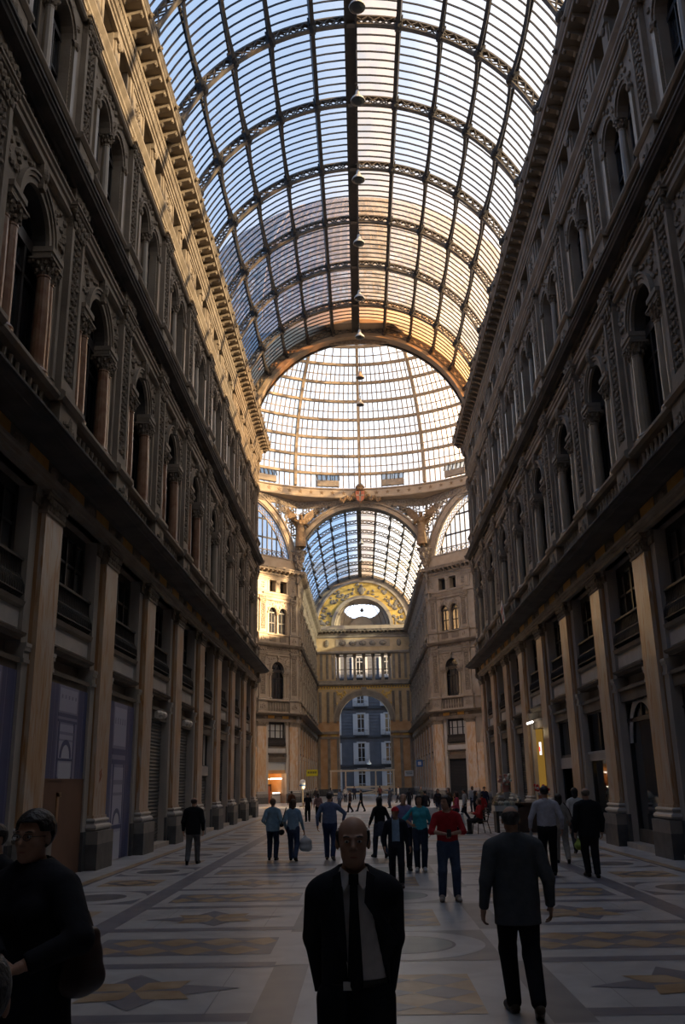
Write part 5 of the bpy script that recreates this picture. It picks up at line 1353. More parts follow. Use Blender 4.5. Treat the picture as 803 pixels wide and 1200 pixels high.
def pot(nm, x, y, z, label, mcol, seed):
    r = tag(link(nm, None, None, T(x, y, z)), label, 'flower pot'); m_ = MB(); m_.lathe([(.1, 0), (.14, .22), (.15, .24)], (0, 0, 0), 'pot_pink', 12); link('pot', m_.mesh('pot'), r)
    m_ = MB(); rnd = random.Random(seed)
    for i in range(26): m_.blob((rnd.gauss(0, .11), rnd.gauss(0, .11), .35 + rnd.uniform(-.1, .28)), (.07, .07, .06), mcol if i % 3 else 'display_pale', 5, 2)
    link('blossoms', m_.mesh('blossoms'), r)
pot('flower_pot', 5.08, 36.6, 1.48, 'pink and white posy on top of the glass case', 'pot_pink', 1)
pot('flower_pot', 6.45, 36.6, 1.08, 'bright red posy on the dark counter', 'flower_red', 2)
# cafe tables and chairs
def cafe_table(x, y, label):
    r = tag(link('cafe_table', None, None, T(x, y, 0)), label, 'table', 'cafe tables under white cloths')
    m_ = MB(); m_.lathe([(.25, 0), (.22, .04), (.04, .08), (.04, .7)], (0, 0, 0), 'iron', 10); link('pedestal', m_.mesh('pedestal'), r)
    m_ = MB(); m_.box(-.38, .38, -.38, .38, .7, .74, 'wood_dark'); link('table_top', m_.mesh('table_top'), r)
    m_ = MB(); pr = []
    n = 40; vs = []
    for j, (s, z) in enumerate(((.39, .752), (.40, .74), (.42, .5), (.44, .28))):
        for i in range(n):
            a = 2 * PI * i / n; q = s / max(abs(math.cos(a)), abs(math.sin(a))); q = min(q, s * 1.25) * (1 + (.05 * j / 3) * math.sin(a * 8)); vs.append((q * math.cos(a), q * math.sin(a), z))
    fs = [tuple(range(n))] + [(j * n + i, j * n + (i + 1) % n, (j + 1) * n + (i + 1) % n, (j + 1) * n + i) for j in range(3) for i in range(n)]
    m_.add(vs, fs, 'white_paint'); tag(link('tablecloth', m_.mesh('tablecloth'), None, T(x, y, 0)), label.replace('cafe table', 'cloth on the cafe table').replace('under a white cloth', 'hanging white'), 'tablecloth')
def cafe_chair(x, y, rz, label):
    r = tag(link('cafe_chair', None, None, T(x, y, 0, rz)), label, 'chair', 'cafe chairs')
    m_ = MB(); m_.box(-.21, .21, -.21, .21, .43, .47, 'wood_dark'); link('seat', m_.mesh('seat'), r)
    m_ = MB(); m_.tube([(-.2, -.2, .47), (-.21, -.26, .7), (-.15, -.3, .9), (.15, -.3, .9), (.21, -.26, .7), (.2, -.2, .47)], .02, 'wood_dark', 6)
    for z in (.6, .7, .8): m_.tube([(-.19, -.25, z), (0, -.29, z + .01), (.19, -.25, z)], .016, 'wood_dark', 5)
    link('backrest', m_.mesh('backrest'), r)
    for sx in (-1, 1):
        for sy in (-1, 1): m_ = MB(); m_.tube([(sx * .19, sy * .19, .44), (sx * .22, sy * (.24 if sy > 0 else .3), 0)], .018, 'wood_dark', 6); link('leg', m_.mesh('leg'), r)
cafe_table(2.9, 36.2, 'cafe table under a white cloth beside the person in the red jacket')
cafe_table(2.6, 44.5, 'cafe table under a white cloth deeper in the crowd')
cafe_chair(3.95, 36.0, PI * .62, 'dark wooden cafe chair under the person in the red jacket')
cafe_chair(3.35, 44.6, PI * .5, 'dark wooden cafe chair beside the deeper white table')
cafe_chair(1.75, 44.4, -PI * .5, 'dark wooden cafe chair on the far side of the deeper white table')
# ------------------------------------------------------------------ people: smooth bodies grown from tapered limbs
def surface(fn, lo, hi, h):
    """closed skin around fn(X, Y, Z) < 0 as vertices and quads (surface nets)"""
    ax = [np.arange(a - 2 * h, b + 2.01 * h, h) for a, b in zip(lo, hi)]
    X, Y, Z = np.meshgrid(*ax, indexing='ij'); D = fn(X, Y, Z)
    S = D < 0; n = D.shape
    c = [(i, j, k) for i in (0, 1) for j in (0, 1) for k in (0, 1)]
    def sub(A, o): return A[o[0]:n[0] - 1 + o[0], o[1]:n[1] - 1 + o[1], o[2]:n[2] - 1 + o[2]]
    cnt = sum(sub(S, o).astype(np.int8) for o in c); act = (cnt > 0) & (cnt < 8)
    idx = -np.ones(act.shape, int); pos = np.argwhere(act); idx[act] = np.arange(len(pos))
    acc = np.zeros((len(pos), 3)); num = np.zeros(len(pos)); I, J, K = pos.T
    for a in c:
        for d in range(3):
            if a[d]: continue
            b = list(a); b[d] = 1
            da = D[I + a[0], J + a[1], K + a[2]]; db = D[I + b[0], J + b[1], K + b[2]]; m = (da < 0) != (db < 0)
            t = np.where(m, da / np.where(m, da - db, 1), 0); p = np.stack([np.full(len(I), float(a[q])) for q in range(3)], 1); p[:, d] += t
            acc[m] += p[m]; num[m] += 1
    V = (acc / num[:, None] + pos) * h + np.array([ax[0][0], ax[1][0], ax[2][0]])
    Q = []
    for d in range(3):
        e, f = (d + 1) % 3, (d + 2) % 3
        s0 = [slice(None)] * 3; s1 = [slice(None)] * 3; s0[d] = slice(0, -1); s1[d] = slice(1, None)
        ed = np.argwhere(S[tuple(s0)] != S[tuple(s1)]); ed = ed[(ed[:, e] > 0) & (ed[:, f] > 0) & (ed[:, e] < n[e] - 1) & (ed[:, f] < n[f] - 1)]
        if not len(ed): continue
        def cell(de, df):
            q = ed.copy(); q[:, e] -= de; q[:, f] -= df; return idx[q[:, 0], q[:, 1], q[:, 2]]
        q = np.stack([cell(1, 1), cell(0, 1), cell(0, 0), cell(1, 0)], 1)
        fl = S[tuple(s0)][tuple(ed.T)]; q[~fl] = q[~fl][:, ::-1]; Q.append(q)
    Q = np.concatenate(Q); Q = Q[(Q >= 0).all(1)]
    return V, Q
def smin(a, b, k):
    if k <= 0: return np.minimum(a, b)
    h = np.clip(.5 + .5 * (b - a) / k, 0, 1); return b * (1 - h) + a * h - k * h * (1 - h)
def cap(a, b, ra, rb, ys=1.):
    """tapered limb; ys < 1 flattens it front to back"""
    a = np.array(a, float); b = np.array(b, float)
    A = a * (1, 1 / ys, 1); B = b * (1, 1 / ys, 1); ab = B - A; L2 = max(ab @ ab, 1e-9)
    def f(X, Y, Z, g=0.):
        y = Y / ys; t = np.clip(((X - A[0]) * ab[0] + (y - A[1]) * ab[1] + (Z - A[2]) * ab[2]) / L2, 0, 1)
        return np.sqrt((X - A[0] - t * ab[0]) ** 2 + (y - A[1] - t * ab[1]) ** 2 + (Z - A[2] - t * ab[2]) ** 2) - (ra + (rb - ra) * t) - g
    f.box = (np.minimum(a - max(ra, rb), b - max(ra, rb)), np.maximum(a + max(ra, rb), b + max(ra, rb))); return f
def ell(c, r):
    c = np.array(c, float); r = np.array(r, float); m = r.min()
    def f(X, Y, Z, g=0.):
        q = np.sqrt(((X - c[0]) / (r[0] + g)) ** 2 + ((Y - c[1]) / (r[1] + g)) ** 2 + ((Z - c[2]) / (r[2] + g)) ** 2); return (q - 1) * (m + g)
    f.box = (c - r, c + r); return f
def union(ps, k=.03, g=0.):
    def f(X, Y, Z):
        d = None
        for p in ps: e = p(X, Y, Z, g); d = e if d is None else smin(d, e, k)
        return d
    f.lo = np.min([p.box[0] for p in ps], 0) - g; f.hi = np.max([p.box[1] for p in ps], 0) + g; return f
def ik(a, b, l1, l2, hint):
    a, b, hint = (np.array(v, float) for v in (a, b, hint)); d = b - a; L = np.linalg.norm(d); mx = (l1 + l2) * .995
    if L > mx: b = a + d / L * mx; d = b - a; L = mx
    u = d / L; x = (l1 * l1 - l2 * l2 + L * L) / (2 * L); y = math.sqrt(max(0, l1 * l1 - x * x)); w = hint - u * (hint @ u); w /= max(np.linalg.norm(w), 1e-6)
    return a + u * x + w * y, b
CLOTH = {}
def fabric(col, rough=.85):
    key = 'fabric_%02d' % len(CLOTH)
    if (col, rough) not in CLOTH:
        mat(key, col, rough, spec=.2, col2=tuple(min(1, c * 1.25) for c in col), scale=14., bump=.25, bump_scale=9.); CLOTH[(col, rough)] = key
    return CLOTH[(col, rough)]
mat('skin', (.42, .235, .155), .55, spec=.35, col2=(.47, .28, .195), scale=18.); mat('skin_dark', (.33, .175, .11), .55, spec=.35, col2=(.38, .215, .14), scale=18.)
mat('eye_white', (.6, .58, .55), .3); mat('eye_dark', (.03, .02, .015), .2); mat('lip', (.36, .14, .11), .5)
HAIR = {}
def hairmat(col):
    if col not in HAIR: HAIR[col] = 'hair_%02d' % len(HAIR); mat(HAIR[col], col, .5, spec=.4, col2=tuple(c * 1.5 + .01 for c in col), scale=30., stretch=(1, 1, .3), bump=.4, bump_scale=40.)
    return HAIR[col]
def to_mesh(name, pieces, S, smooth=True):
    """pieces: [(V, Q, material)] joined into one mesh and scaled by S"""
    vs, fs, ms, names, o = [], [], [], [], 0
    for V, Q, m in pieces:
        if m not in names: names.append(m)
        vs.append(np.asarray(V) * S); fs.extend((np.asarray(Q) + o).tolist()); ms.extend([names.index(m)] * len(Q)); o += len(V)
    me = bpy.data.meshes.new(name); me.from_pydata(np.concatenate(vs).tolist(), [], fs)
    for n in names: me.materials.append(MATS[n])
    me.polygons.foreach_set('material_index', ms); me.polygons.foreach_set('use_smooth', [smooth] * len(fs)); me.update(); return me
def hand_sdf(w, d, nrm, side, curl, S=1.):
    """w wrist, d along the hand, nrm out of the back of the hand, side +1/-1 which side the thumb leaves"""
    w, d, nrm = (np.array(v, float) for v in (w, d, nrm)); d /= np.linalg.norm(d); nrm -= d * (nrm @ d); nrm /= np.linalg.norm(nrm); t = np.cross(d, nrm) * side
    ps = [cap(w - d * .02, w + d * .03, .026, .026)]
    for k in range(4): o = t * (.027 - .018 * k); ps.append(cap(w + d * .02 + o * .6, w + d * .085 + o, .015, .0125))
    fin = []
    for k, L in enumerate((.068, .078, .072, .056)):
        o = t * (.03 - .02 * k); p = w + d * .088 + o; a = curl * (.8 + .1 * k); 
        for j, f in enumerate((.42, .33, .25)):
            a2 = a * (j + .6); v = d * math.cos(a2) - nrm * math.sin(a2); q = p + v * L * f * 1.15; fin.append(cap(p, q, .0095 - .001 * j, .0088 - .001 * j)); p = q
    p = w + d * .025 + t * .025; q = p + (d * .55 + t * .75 - nrm * .25) * .045; r = q + (d * .85 + t * .2 - nrm * .35) * .034
    fin += [cap(p, q, .014, .0115), cap(q, r, .011, .009)]
    return ps, fin
def person(label, x, y, phi, H=1.7, top=None, hem=.8, topcol=(.1, .1, .1), legs='trousers', legcol=(.05, .05, .07), shoe=(.02, .02, .02), hair='short', haircol=(.03, .02, .015), skin='skin', female=False, bulk=1.,
           feet=((0, 0), (0, 0)), wrists=(None, None), elbows=(None, None), curl=.5, pelvis=.96, lean=0., turn=0., nod=0., fine=False, open_front=None, tie=False, sleeves='long', collar=None, glasses=False, skirt=None, group=None, z=0., base=None, spread=.1):
    S = H / 1.75; hb = .012 if fine else .022; hh = .0055 if fine else .012
    sw = (.165 if female else .188) * (.5 + .5 * bulk); hp = .1 * (.6 + .4 * bulk)
    dz = pelvis - .96; cl, sl = math.cos(lean), math.sin(lean)
    def U(p):
        px, py, pz = p; pz -= .96; return (px, py * cl + pz * sl, pz * cl - py * sl + .96 + dz)
    b = bulk; ysq = .68
    j = {}
    tors = [cap((0, 0, .95 + dz), U((0, .005, 1.12)), (.165 if female else .158) * b, (.135 if female else .15) * b, ysq), cap(U((0, .005, 1.12)), U((0, 0, 1.33)), (.135 if female else .15) * b, .163 * (.4 + .6 * b), ysq),
            cap(U((-sw + .045, -.01, 1.385)), U((sw - .045, -.01, 1.385)), .07, .07, .85)] + [cap(U((0, -.02, 1.47)), U((sx * (sw - .06), -.012, 1.40)), .052, .06) for sx in (-1, 1)]
    if female: tors += [ell(U((sx * .075, .09, 1.29)), (.065, .055, .06)) for sx in (-1, 1)]
    neck = [cap(U((0, -.02, 1.44)), U((0, .0, 1.57)), .056 if not female else .048, .054 if not female else .046)]
    legp, shin, feetp, armu, armf, hands = [], [], [], [], [], []
    for i, sx in enumerate((-1, 1)):
        fy, fz = feet[i][:2]; fx = feet[i][2] if len(feet[i]) > 2 else sx * spread
        hip = np.array((sx * .088, 0, .92 + dz)); an = np.array((fx, fy, .085 + fz)); kn, an = ik(hip, an, .435, .425, (sx * .12, 1, .0))
        legp += [cap(hip, kn, .096 * b ** .5, .06)]; shin += [cap(kn, an, .058, .04)]
        sh_dir = (an - kn) / np.linalg.norm(an - kn); pit = -math.asin(max(-1, min(1, sh_dir[1] * .9))) if fz > .02 else 0
        toe = an + np.array((sx * .03, .165 * math.cos(pit), -.05 - .165 * math.sin(pit) * (1 if fz > .02 else 0))); heel = an + np.array((0, -.045, -.05)); 
        feetp.append([cap(heel, toe, .036, .032), cap(an, an + (toe - an) * .55 + np.array((0, 0, .01)), .043, .036)])
        sh = np.array(U((sx * sw, -.012, 1.385))); w = wrists[i] if wrists[i] is not None else (sx * (.27 + .05 * (b - 1)), .03, .87)
        el, w = ik(sh, np.array(w, float) + (0, 0, dz if wrists[i] is None else 0), .29, .255, elbows[i] if elbows[i] is not None else (sx * .5, -1, -.1))
        armu.append(cap(sh, el, .058 * b ** .5, .045)); armf.append(cap(el, w, .044, .03)); d = (w - el) / np.linalg.norm(w - el)
        hands.append(hand_sdf(w, d, (sx * 1., -.25, .25) if abs(d[2]) > .5 else (0, -.2, 1), 1 if True else -1, curl) if sx < 0 else hand_sdf(w, d, (sx * 1., -.25, .25) if abs(d[2]) > .5 else (0, -.2, 1), -1, curl))
        j[sx] = (sh, el, w)
    body = union(tors + neck + legp + shin + armu + armf + feetp[0] + feetp[1], .03)
    pcs = [surface(body, body.lo, body.hi, hb if not fine else .014) + (skin,)]
    for ps, fin in hands:
        a, f_ = union(ps, .014), union(fin, .004)
        def hf(X, Y, Z): return smin(a(X, Y, Z), f_(X, Y, Z), .006)
        pcs.append(surface(hf, np.minimum(a.lo, f_.lo), np.maximum(a.hi, f_.hi), .0045 if fine else .007) + (skin,))
    # head, turned and nodded about the top of the neck
    hc = np.array(U((0, .02, 1.63))); R = np.array(Matrix.Rotation(turn, 3, 'Z') @ Matrix.Rotation(-nod, 3, 'X'))
    def HL(X, Y, Z):
        q = np.stack([X - hc[0], Y - hc[1], Z - hc[2]], -1) @ R; return q[..., 0], q[..., 1], q[..., 2]
    skull, face, jaw, chin = ell((0, -.012, .035), (.076, .096, .084)), ell((0, .022, -.03), (.062, .07, .085)), ell((0, .03, -.065), (.05, .052, .048)), ell((0, .07, -.098), (.024, .02, .018))
    hd = union([skull, face, jaw, chin], .03); nose = union([cap((0, .088, .012), (0, .112, -.022), .008, .0125), ell((0, .098, -.03), (.018, .012, .009))], .008)
    brow = union([cap((-.045, .08, .027), (-.014, .092, .022), .008, .008), cap((.045, .08, .027), (.014, .092, .022), .008, .008)], .006); cheek = union([ell((sx * .042, .06, -.02), (.02, .02, .02)) for sx in (-1, 1)], .005)
    lips = union([cap((-.02, .084, -.062), (.02, .084, -.062), .007, .007), cap((-.016, .084, -.071), (.016, .084, -.071), .0075, .0075)], .003); ears = union([ell((sx * .078, -.008, -.005), (.012, .02, .032)) for sx in (-1, 1)], .005)
    sock = union([ell((sx * .031, .098, .006), (.019, .02, .013)) for sx in (-1, 1)], .005)
    def headf(X, Y, Z):
        x_, y_, z_ = HL(X, Y, Z); d = smin(hd(x_, y_, z_), brow(x_, y_, z_), .012); d = smin(d, cheek(x_, y_, z_), .015); d = -smin(-d, sock(x_, y_, z_), .008); d = smin(d, nose(x_, y_, z_), .01); d = smin(d, lips(x_, y_, z_), .006); d = smin(d, ears(x_, y_, z_), .006)
        return smin(d, union(neck, .02)(X, Y, Z), .02)
    pcs.append(surface(headf, hc - .15, hc + .15, hh) + (skin,))
    mw = T(x, y, z, phi)
    root = link('person' if base is None else base, to_mesh('person', pcs, S), None, mw); tag(root, label, 'person' if base is None else 'statue', group)
    def child(nm, fs, m, h, lo, hi): 
        V, Q = surface(fs, lo, hi, h); return link(nm, to_mesh(nm, [(V, Q, m)], S), root)
    def HW(p): return hc + R @ np.array(p, float)
    # eyes
    if fine:
        for sx in (-1, 1):
            mbq = MB(); c = HW((sx * .031, .083, .006)); mbq.blob(c, (.0125, .0125, .0072), 'eye_white', 12, 7); c2 = HW((sx * .031, .0915, .006)); mbq.blob(c2, (.0058, .0058, .0058), 'eye_dark', 8, 5)
            me = mbq.mesh('eye', True); me.transform(Matrix.Scale(S, 4)); link('eye', me, root)
        mbq = MB(); mbq.blob(HW((0, .089, -.0665)), (.021, .0075, .0065), 'lip', 12, 5); me = mbq.mesh('lips', True); me.transform(Matrix.Scale(S, 4)); link('lips', me, root)
        for sx in (-1, 1):
            mbq = MB(); mbq.tube([HW((sx * .014, .0945, .0255)), HW((sx * .032, .0925, .031)), HW((sx * .048, .083, .027))], .0038, hairmat(haircol), 5); me = mbq.mesh('eyebrow', True); me.transform(Matrix.Scale(S, 4)); link('eyebrow', me, root)
    # hair
    hm = hairmat(haircol) if haircol else None
    def hairf(X, Y, Z):
        x_, y_, z_ = HL(X, Y, Z); d = union([skull], 0)(x_, y_, z_) if False else skull(x_, y_, z_, .012)
        if hair == 'bald': cut = np.maximum(z_ - .055 - .35 * np.maximum(0, -y_ - .03), y_ - .02); cut = np.maximum(cut, -(z_ + .065))
        else: d = skull(x_, y_, z_, .02 if female else .014); cut = np.where(z_ > .07, -1., y_ - .035 - .25 * (z_ - .0)); cut = np.maximum(cut, -(z_ + (.06 if hair in ('short', 'cap') else .1))); cut = np.where((np.abs(x_) > .06) & (y_ > -.03) & (z_ < .03) & (hair == 'short'), .02, cut)
        d = np.maximum(d, cut)
        if hair in ('long', 'bob', 'bun'):
            drop = {'long': .3, 'bob': .12, 'bun': .06}[hair]; sd_ = [cap((0, -.05, .03), (0, -.085, -drop), .078, .06 if hair != 'bun' else .04, .75)] + [cap((sx * .06, -.01, .03), (sx * .062, -.03, -drop * .75), .035, .03) for sx in (-1, 1)]
            d = smin(d, union(sd_, .03)(x_, y_, z_), .02)
            if hair == 'bun': d = smin(d, ell((0, -.125, .05), (.04, .04, .04))(x_, y_, z_), .01)
        return d
    if hair and hair != 'none': child('hair', hairf, hm, hh if fine else .011, hc - np.array((.16, .22, .42 if hair == 'long' else .2)), hc + .16)
    if hair == 'cap':
        def capf(X, Y, Z):
            x_, y_, z_ = HL(X, Y, Z); d = np.maximum(skull(x_, y_, z_, .02), .035 - z_); v = np.maximum(ell((0, .1, .045), (.07, .085, .035))(x_, y_, z_), np.abs(z_ - .045) - .008); return np.minimum(d, v)
        child('cap', capf, fabric((.42, .02, .025)), hh, hc - .17, hc + np.array((.17, .22, .17)))
    if glasses:
        mbq = MB()
        for sx in (-1, 1): mbq.tube([HW((sx * .031 + .022 * math.cos(a), .103, .004 + .016 * math.sin(a))) for a in np.linspace(0, 2 * PI, 14)[:-1]], .0018, 'frame_dark', 4, True); mbq.tube([HW((sx * .053, .1, .008)), HW((sx * .08, .0, .005))], .0016, 'frame_dark', 4)
        mbq.tube([HW((-.009, .106, .006)), HW((.009, .106, .006))], .0016, 'frame_dark', 4); me = mbq.mesh('glasses'); me.transform(Matrix.Scale(S, 4)); link('glasses', me, root)
    # clothes
    g0 = {'jacket': .026, 'coat': .032, 'shirt': .014, 'tee': .012, 'robe': .03}[top]; tc = fabric(topcol) if not isinstance(topcol, str) else topcol
    hz = hem; skirtp = [cap(U((0, 0, 1.12)), (0, -.005, hz + dz - .05), .15 * b, {'jacket': .162, 'coat': .2, 'shirt': .158, 'tee': .155, 'robe': .26}[top] * b, ysq + .04)] if hem < 1.1 else []
    tb, au, af = union(tors + skirtp, .03, g0), [union([a], 0, g0 * .7) for a in armu], [union([a], 0, g0 * .55) for a in armf]
    def topf(X, Y, Z):
        d = np.maximum(tb(X, Y, Z), hz + dz - Z)
        nk = U((0, .0, 1.47)); d = np.maximum(d, -np.maximum(np.sqrt((X - nk[0]) ** 2 + (Y - nk[1]) ** 2) - (.078 if not open_front else .07), 1.452 + dz - Z - .3 * np.maximum(Y - nk[1], 0)))
        if open_front is not None:
            z0, w0, w1 = open_front[:3]; t = np.clip((Z - z0) / (1.46 - z0), 0, 1); wn = w0 + (w1 - w0) * t; wp = (open_front[3] if len(open_front) > 3 else w0); wp = wp + (w1 - wp) * t; d = np.maximum(d, -np.maximum(np.maximum(X - wp, -wn - X), .0 - Y))
        for i, sx in enumerate((-1, 1)):
            sh, el, w = j[sx]; a = au[i](X, Y, Z)
            if sleeves == 'long': a = smin(a, af[i](X, Y, Z), .02); dd = (w - el) / np.linalg.norm(w - el); a = np.maximum(a, (X - w[0]) * dd[0] + (Y - w[1]) * dd[1] + (Z - w[2]) * dd[2] + .005)
            elif sleeves == 'elbow': a = smin(a, af[i](X, Y, Z), .02); dd = (w - el) / np.linalg.norm(w - el); a = np.maximum(a, (X - el[0]) * dd[0] + (Y - el[1]) * dd[1] + (Z - el[2]) * dd[2] - .09)
            else: dd = (el - sh) / np.linalg.norm(el - sh); a = np.maximum(a, (X - sh[0]) * dd[0] + (Y - sh[1]) * dd[1] + (Z - sh[2]) * dd[2] - .19)
            d = smin(d, a, .025)
        return d
    lo = np.minimum(tb.lo, np.min([a.lo for a in au + af], 0)) - .03; hi = np.maximum(tb.hi, np.max([a.hi for a in au + af], 0)) + .03; lo[2] = min(hz + dz - .03, min(a.lo[2] for a in au + af))
    child({'tee': 't_shirt'}.get(top, top), topf, tc, .011 if fine else .02, lo, hi)
    if open_front is not None:
        inner = union(tors + [cap(U((0, 0, 1.12)), (0, 0, .98), .148 * b, .155 * b, ysq)], .03, .012)
        def inf(X, Y, Z): return np.maximum(np.maximum(inner(X, Y, Z), -np.maximum(np.sqrt(X * X + Y * Y) - .064, 1.47 - Z)), .98 - Z)
        child('shirt', inf, fabric(collar or (.5, .48, .46)), .011 if fine else .02, inner.lo - .02, inner.hi + .02)
        if tie:
            mbq = MB(); pts = [(0, .098, 1.475, .016), (0, .118, 1.43, .019), (0, .135, 1.33, .023), (0, .136, 1.2, .029), (0, .13, 1.08, .035), (0, .132, 1.0, .038), (0, .132, .955, .004)]
            vs = []; fs = []
            for (tx, ty, tz, tw) in pts: vs += [(-tw + tx, ty, tz), (tw + tx, ty, tz), (tw * .6, ty + .012, tz), (-tw * .6, ty + .012, tz)]
            for q in range(len(pts) - 1): fs += [(4 * q + a, 4 * q + (a + 1) % 4, 4 * q + 4 + (a + 1) % 4, 4 * q + 4 + a) for a in range(4)]
            fs += [(0, 1, 2, 3), tuple(4 * (len(pts) - 1) + a for a in (3, 2, 1, 0))]
            mbq.add(vs, fs, fabric((.012, .012, .014))); mbq.box(-.024, .024, .1, .128, 1.44, 1.487, fabric((.012, .012, .014))); me = mbq.mesh('tie'); me.transform(Matrix.Scale(S, 4)); link('tie', me, root)
            for sx in (-1, 1):
                mbq = MB(); mbq.add([(sx * .01, .108, 1.48), (sx * .066, .045, 1.515), (sx * .084, .068, 1.468), (sx * .045, .118, 1.415)], [(0, 1, 2, 3)], fabric(collar)); q = [(sx * .01, .1, 1.48), (sx * .066, .037, 1.515), (sx * .084, .06, 1.468), (sx * .045, .11, 1.415)]
                mbq.add(q, [(3, 2, 1, 0)], fabric(collar)); me = mbq.mesh('collar'); me.transform(Matrix.Scale(S, 4)); link('collar', me, root)
            mbq = MB(); mbq.tube([(.165 * b * math.cos(a), .118 * b * math.sin(a), 1.0) for a in np.linspace(0, 2 * PI, 25)[:-1]], .019, 'frame_dark', 6, True); me = mbq.mesh('belt'); me.transform(Matrix.Scale(S, 4)); link('belt', me, root)
            mbq = MB(); mbq.box(-.028 + .03, .028 + .03, .128, .142, .982, 1.018, 'sign_board_white'); me = mbq.mesh('buckle'); me.transform(Matrix.Scale(S, 4)); link('buckle', me, root)
            for sx in (-1, 1):
                mbq = MB(); z0, w0, w1 = open_front[:3]; w0 = w0 if sx < 0 else open_front[3]
                pl_ = [(sx * (.105), .085, 1.475), (sx * (w1 + .03), .118, 1.38), (sx * (w0 + .055), .148, 1.2), (sx * (w0 + .0), .155, 1.1), (sx * (w0 + .005), .14, 1.2), (sx * (w1 - .005), .128, 1.36), (sx * .065, .075, 1.5)]
                n_ = len(pl_); mbq.add(pl_ + [(a, c - .012, e) for a, c, e in pl_], [tuple(range(n_)), tuple(range(2 * n_ - 1, n_ - 1, -1))] + [(q, (q + 1) % n_, n_ + (q + 1) % n_, n_ + q) for q in range(n_)], tc); me = mbq.mesh('lapel'); me.transform(Matrix.Scale(S, 4)); link('lapel', me, root)
    if collar and not tie and top in ('coat', 'jacket', 'shirt') and open_front is None:
        cr = union([cap(U((0, -.02, 1.45)), U((0, -.012, 1.5)), .072, .066)], 0)
        child('collar', lambda X, Y, Z: np.maximum(np.maximum(cr(X, Y, Z), Z - 1.515 - dz), 1.43 + dz - Z), fabric(collar), .012, cr.lo - .02, cr.hi + .02)
    if top != 'robe':
        lc = fabric(legcol)
        tr = union([cap((0, 0, .93 + dz), (0, 0, 1.02 + dz), .166 * b, .155 * b, ysq + .02)] , .03, .012); lg = [union([legp[i], cap(np.array(shin[i].box[0]) * 0 + 0, (0, 0, 0), .001, .001)][:1], 0, .018) for i in (0, 1)]
        legs_ = []
        for i in (0, 1):
            hip_kn = legp[i]; legs_.append((hip_kn, shin[i]))
        def trf(X, Y, Z):
            d = np.maximum(tr(X, Y, Z), Z - 1.03 - dz)
            for i in (0, 1):
                a, s_ = legs_[i]; q = smin(a(X, Y, Z, .016), s_(X, Y, Z, .026), .03); d = smin(d, q, .02)
            return np.maximum(d, .07 - Z) if min(feet[0][1], feet[1][1]) < .02 and max(feet[0][1], feet[1][1]) < .02 else d
        lo = np.min([p.box[0] for p in legp + shin] + [tr.lo], 0) - .05; hi = np.max([p.box[1] for p in legp + shin] + [tr.hi], 0) + .05
        child('trousers', trf, lc, .012 if fine else .02, lo, hi)
        if skirt:
            sk = cap((0, 0, 1.0), (0, 0, skirt[0]), .16, skirt[1], .85); child('skirt', lambda X, Y, Z: np.maximum(np.maximum(sk(X, Y, Z), skirt[0] - Z), Z - 1.05), fabric(skirt[2]), .02, sk.box[0] - .03, sk.box[1] + .03)
        for i in (0, 1):
            u = union(feetp[i], .02, .008)
            zf = min(p.box[0][2] for p in feetp[i]) + .008 if feet[i][1] > .02 else .0
            child('shoe', lambda X, Y, Z: np.maximum(np.maximum(u(X, Y, Z), zf - Z), -1. if feet[i][1] > .02 else Z - .13), fabric(shoe, .4), .009 if fine else .014, u.lo - .02, u.hi + .02)
    root['joints'] = 0; del root['joints']
    return root, {k: tuple(np.array(v) * S for v in q) for k, q in j.items()}, mw
D2 = math.radians
def bag(name, label, cat, pts, mtx, m, mouth=None, strap=None, h=.012, handles=None):
    u = union(pts, .03)
    V, Q = surface(u, u.lo - .03, u.hi + .03, h); r = link(name, to_mesh(name, [(V, Q, m)], 1.), None, mtx); tag(r, label, cat)
    if strap is not None: q = MB(); q.tube(strap, .012, m, 6); link('strap', q.mesh('strap'), r)
    return r
BLK, NAVY, JEAN, DGREY = (.012, .012, .014), (.018, .02, .035), (.045, .065, .12), (.04, .04, .045)
# --- nearest four
person('man walking towards the viewer in a black suit, white shirt and dark tie', -.50, 4.9, PI, 1.78, 'jacket', .76, (.014, .015, .02), legcol=(.012, .012, .016), hair='bald', haircol=(.04, .035, .03), bulk=.86, fine=True, feet=((.1, 0), (-.14, 0)),
       wrists=((-.15, -.1, .93), (.16, -.12, .93)), elbows=((-.18, -1, 0), (.28, -1, 0)), open_front=(.98, .155, .055, .035), tie=True, collar=(.62, .59, .57), turn=.02)
wj, wq, wm = person('woman in a dark coat with short hair and glasses holding a clear plastic bag', -2.17, 5.0, D2(158), 1.83, 'coat', .5, (.012, .012, .016), legcol=BLK, hair='short', haircol=(.018, .012, .01), female=True, bulk=1.22, fine=True, turn=D2(6),
       wrists=((-.22, .27, 1.10), (-.1, .31, 1.12)), elbows=((-1, -.3, -.3), (1, -.3, -.3)), collar=(.05, .012, .012), glasses=True, curl=.75)
mat('plastic_film', (.32, .36, .40), .25, spec=.6); mat('bag_brown', (.035, .016, .013), .45)
bag('plastic_bag', 'small clear plastic bag in the hands of the woman in the dark coat', 'bag', [cap((0, 0, 0), (0, .0, -.1), .03, .06, .45), cap((-.03, 0, -.12), (.04, 0, -.13), .045, .05, .4)], wm @ T(-.17, .40, 1.13), 'plastic_film')
bag('handbag', 'brown leather handbag hanging at the side of the woman in the dark coat', 'bag', [ell((0, 0, -.06), (.07, .13, .155)), cap((0, -.08, -.14), (0, .08, -.14), .065, .065), cap((0, -.06, .06), (0, .06, .06), .035, .035)], wm @ T(-.30, -.06, 1.17), 'bag_brown', strap=[(0, .06, .08), (.03, .05, .16), (.08, .02, .24), (.08, -.02, .24), (.03, -.05, .16), (0, -.06, .08)])
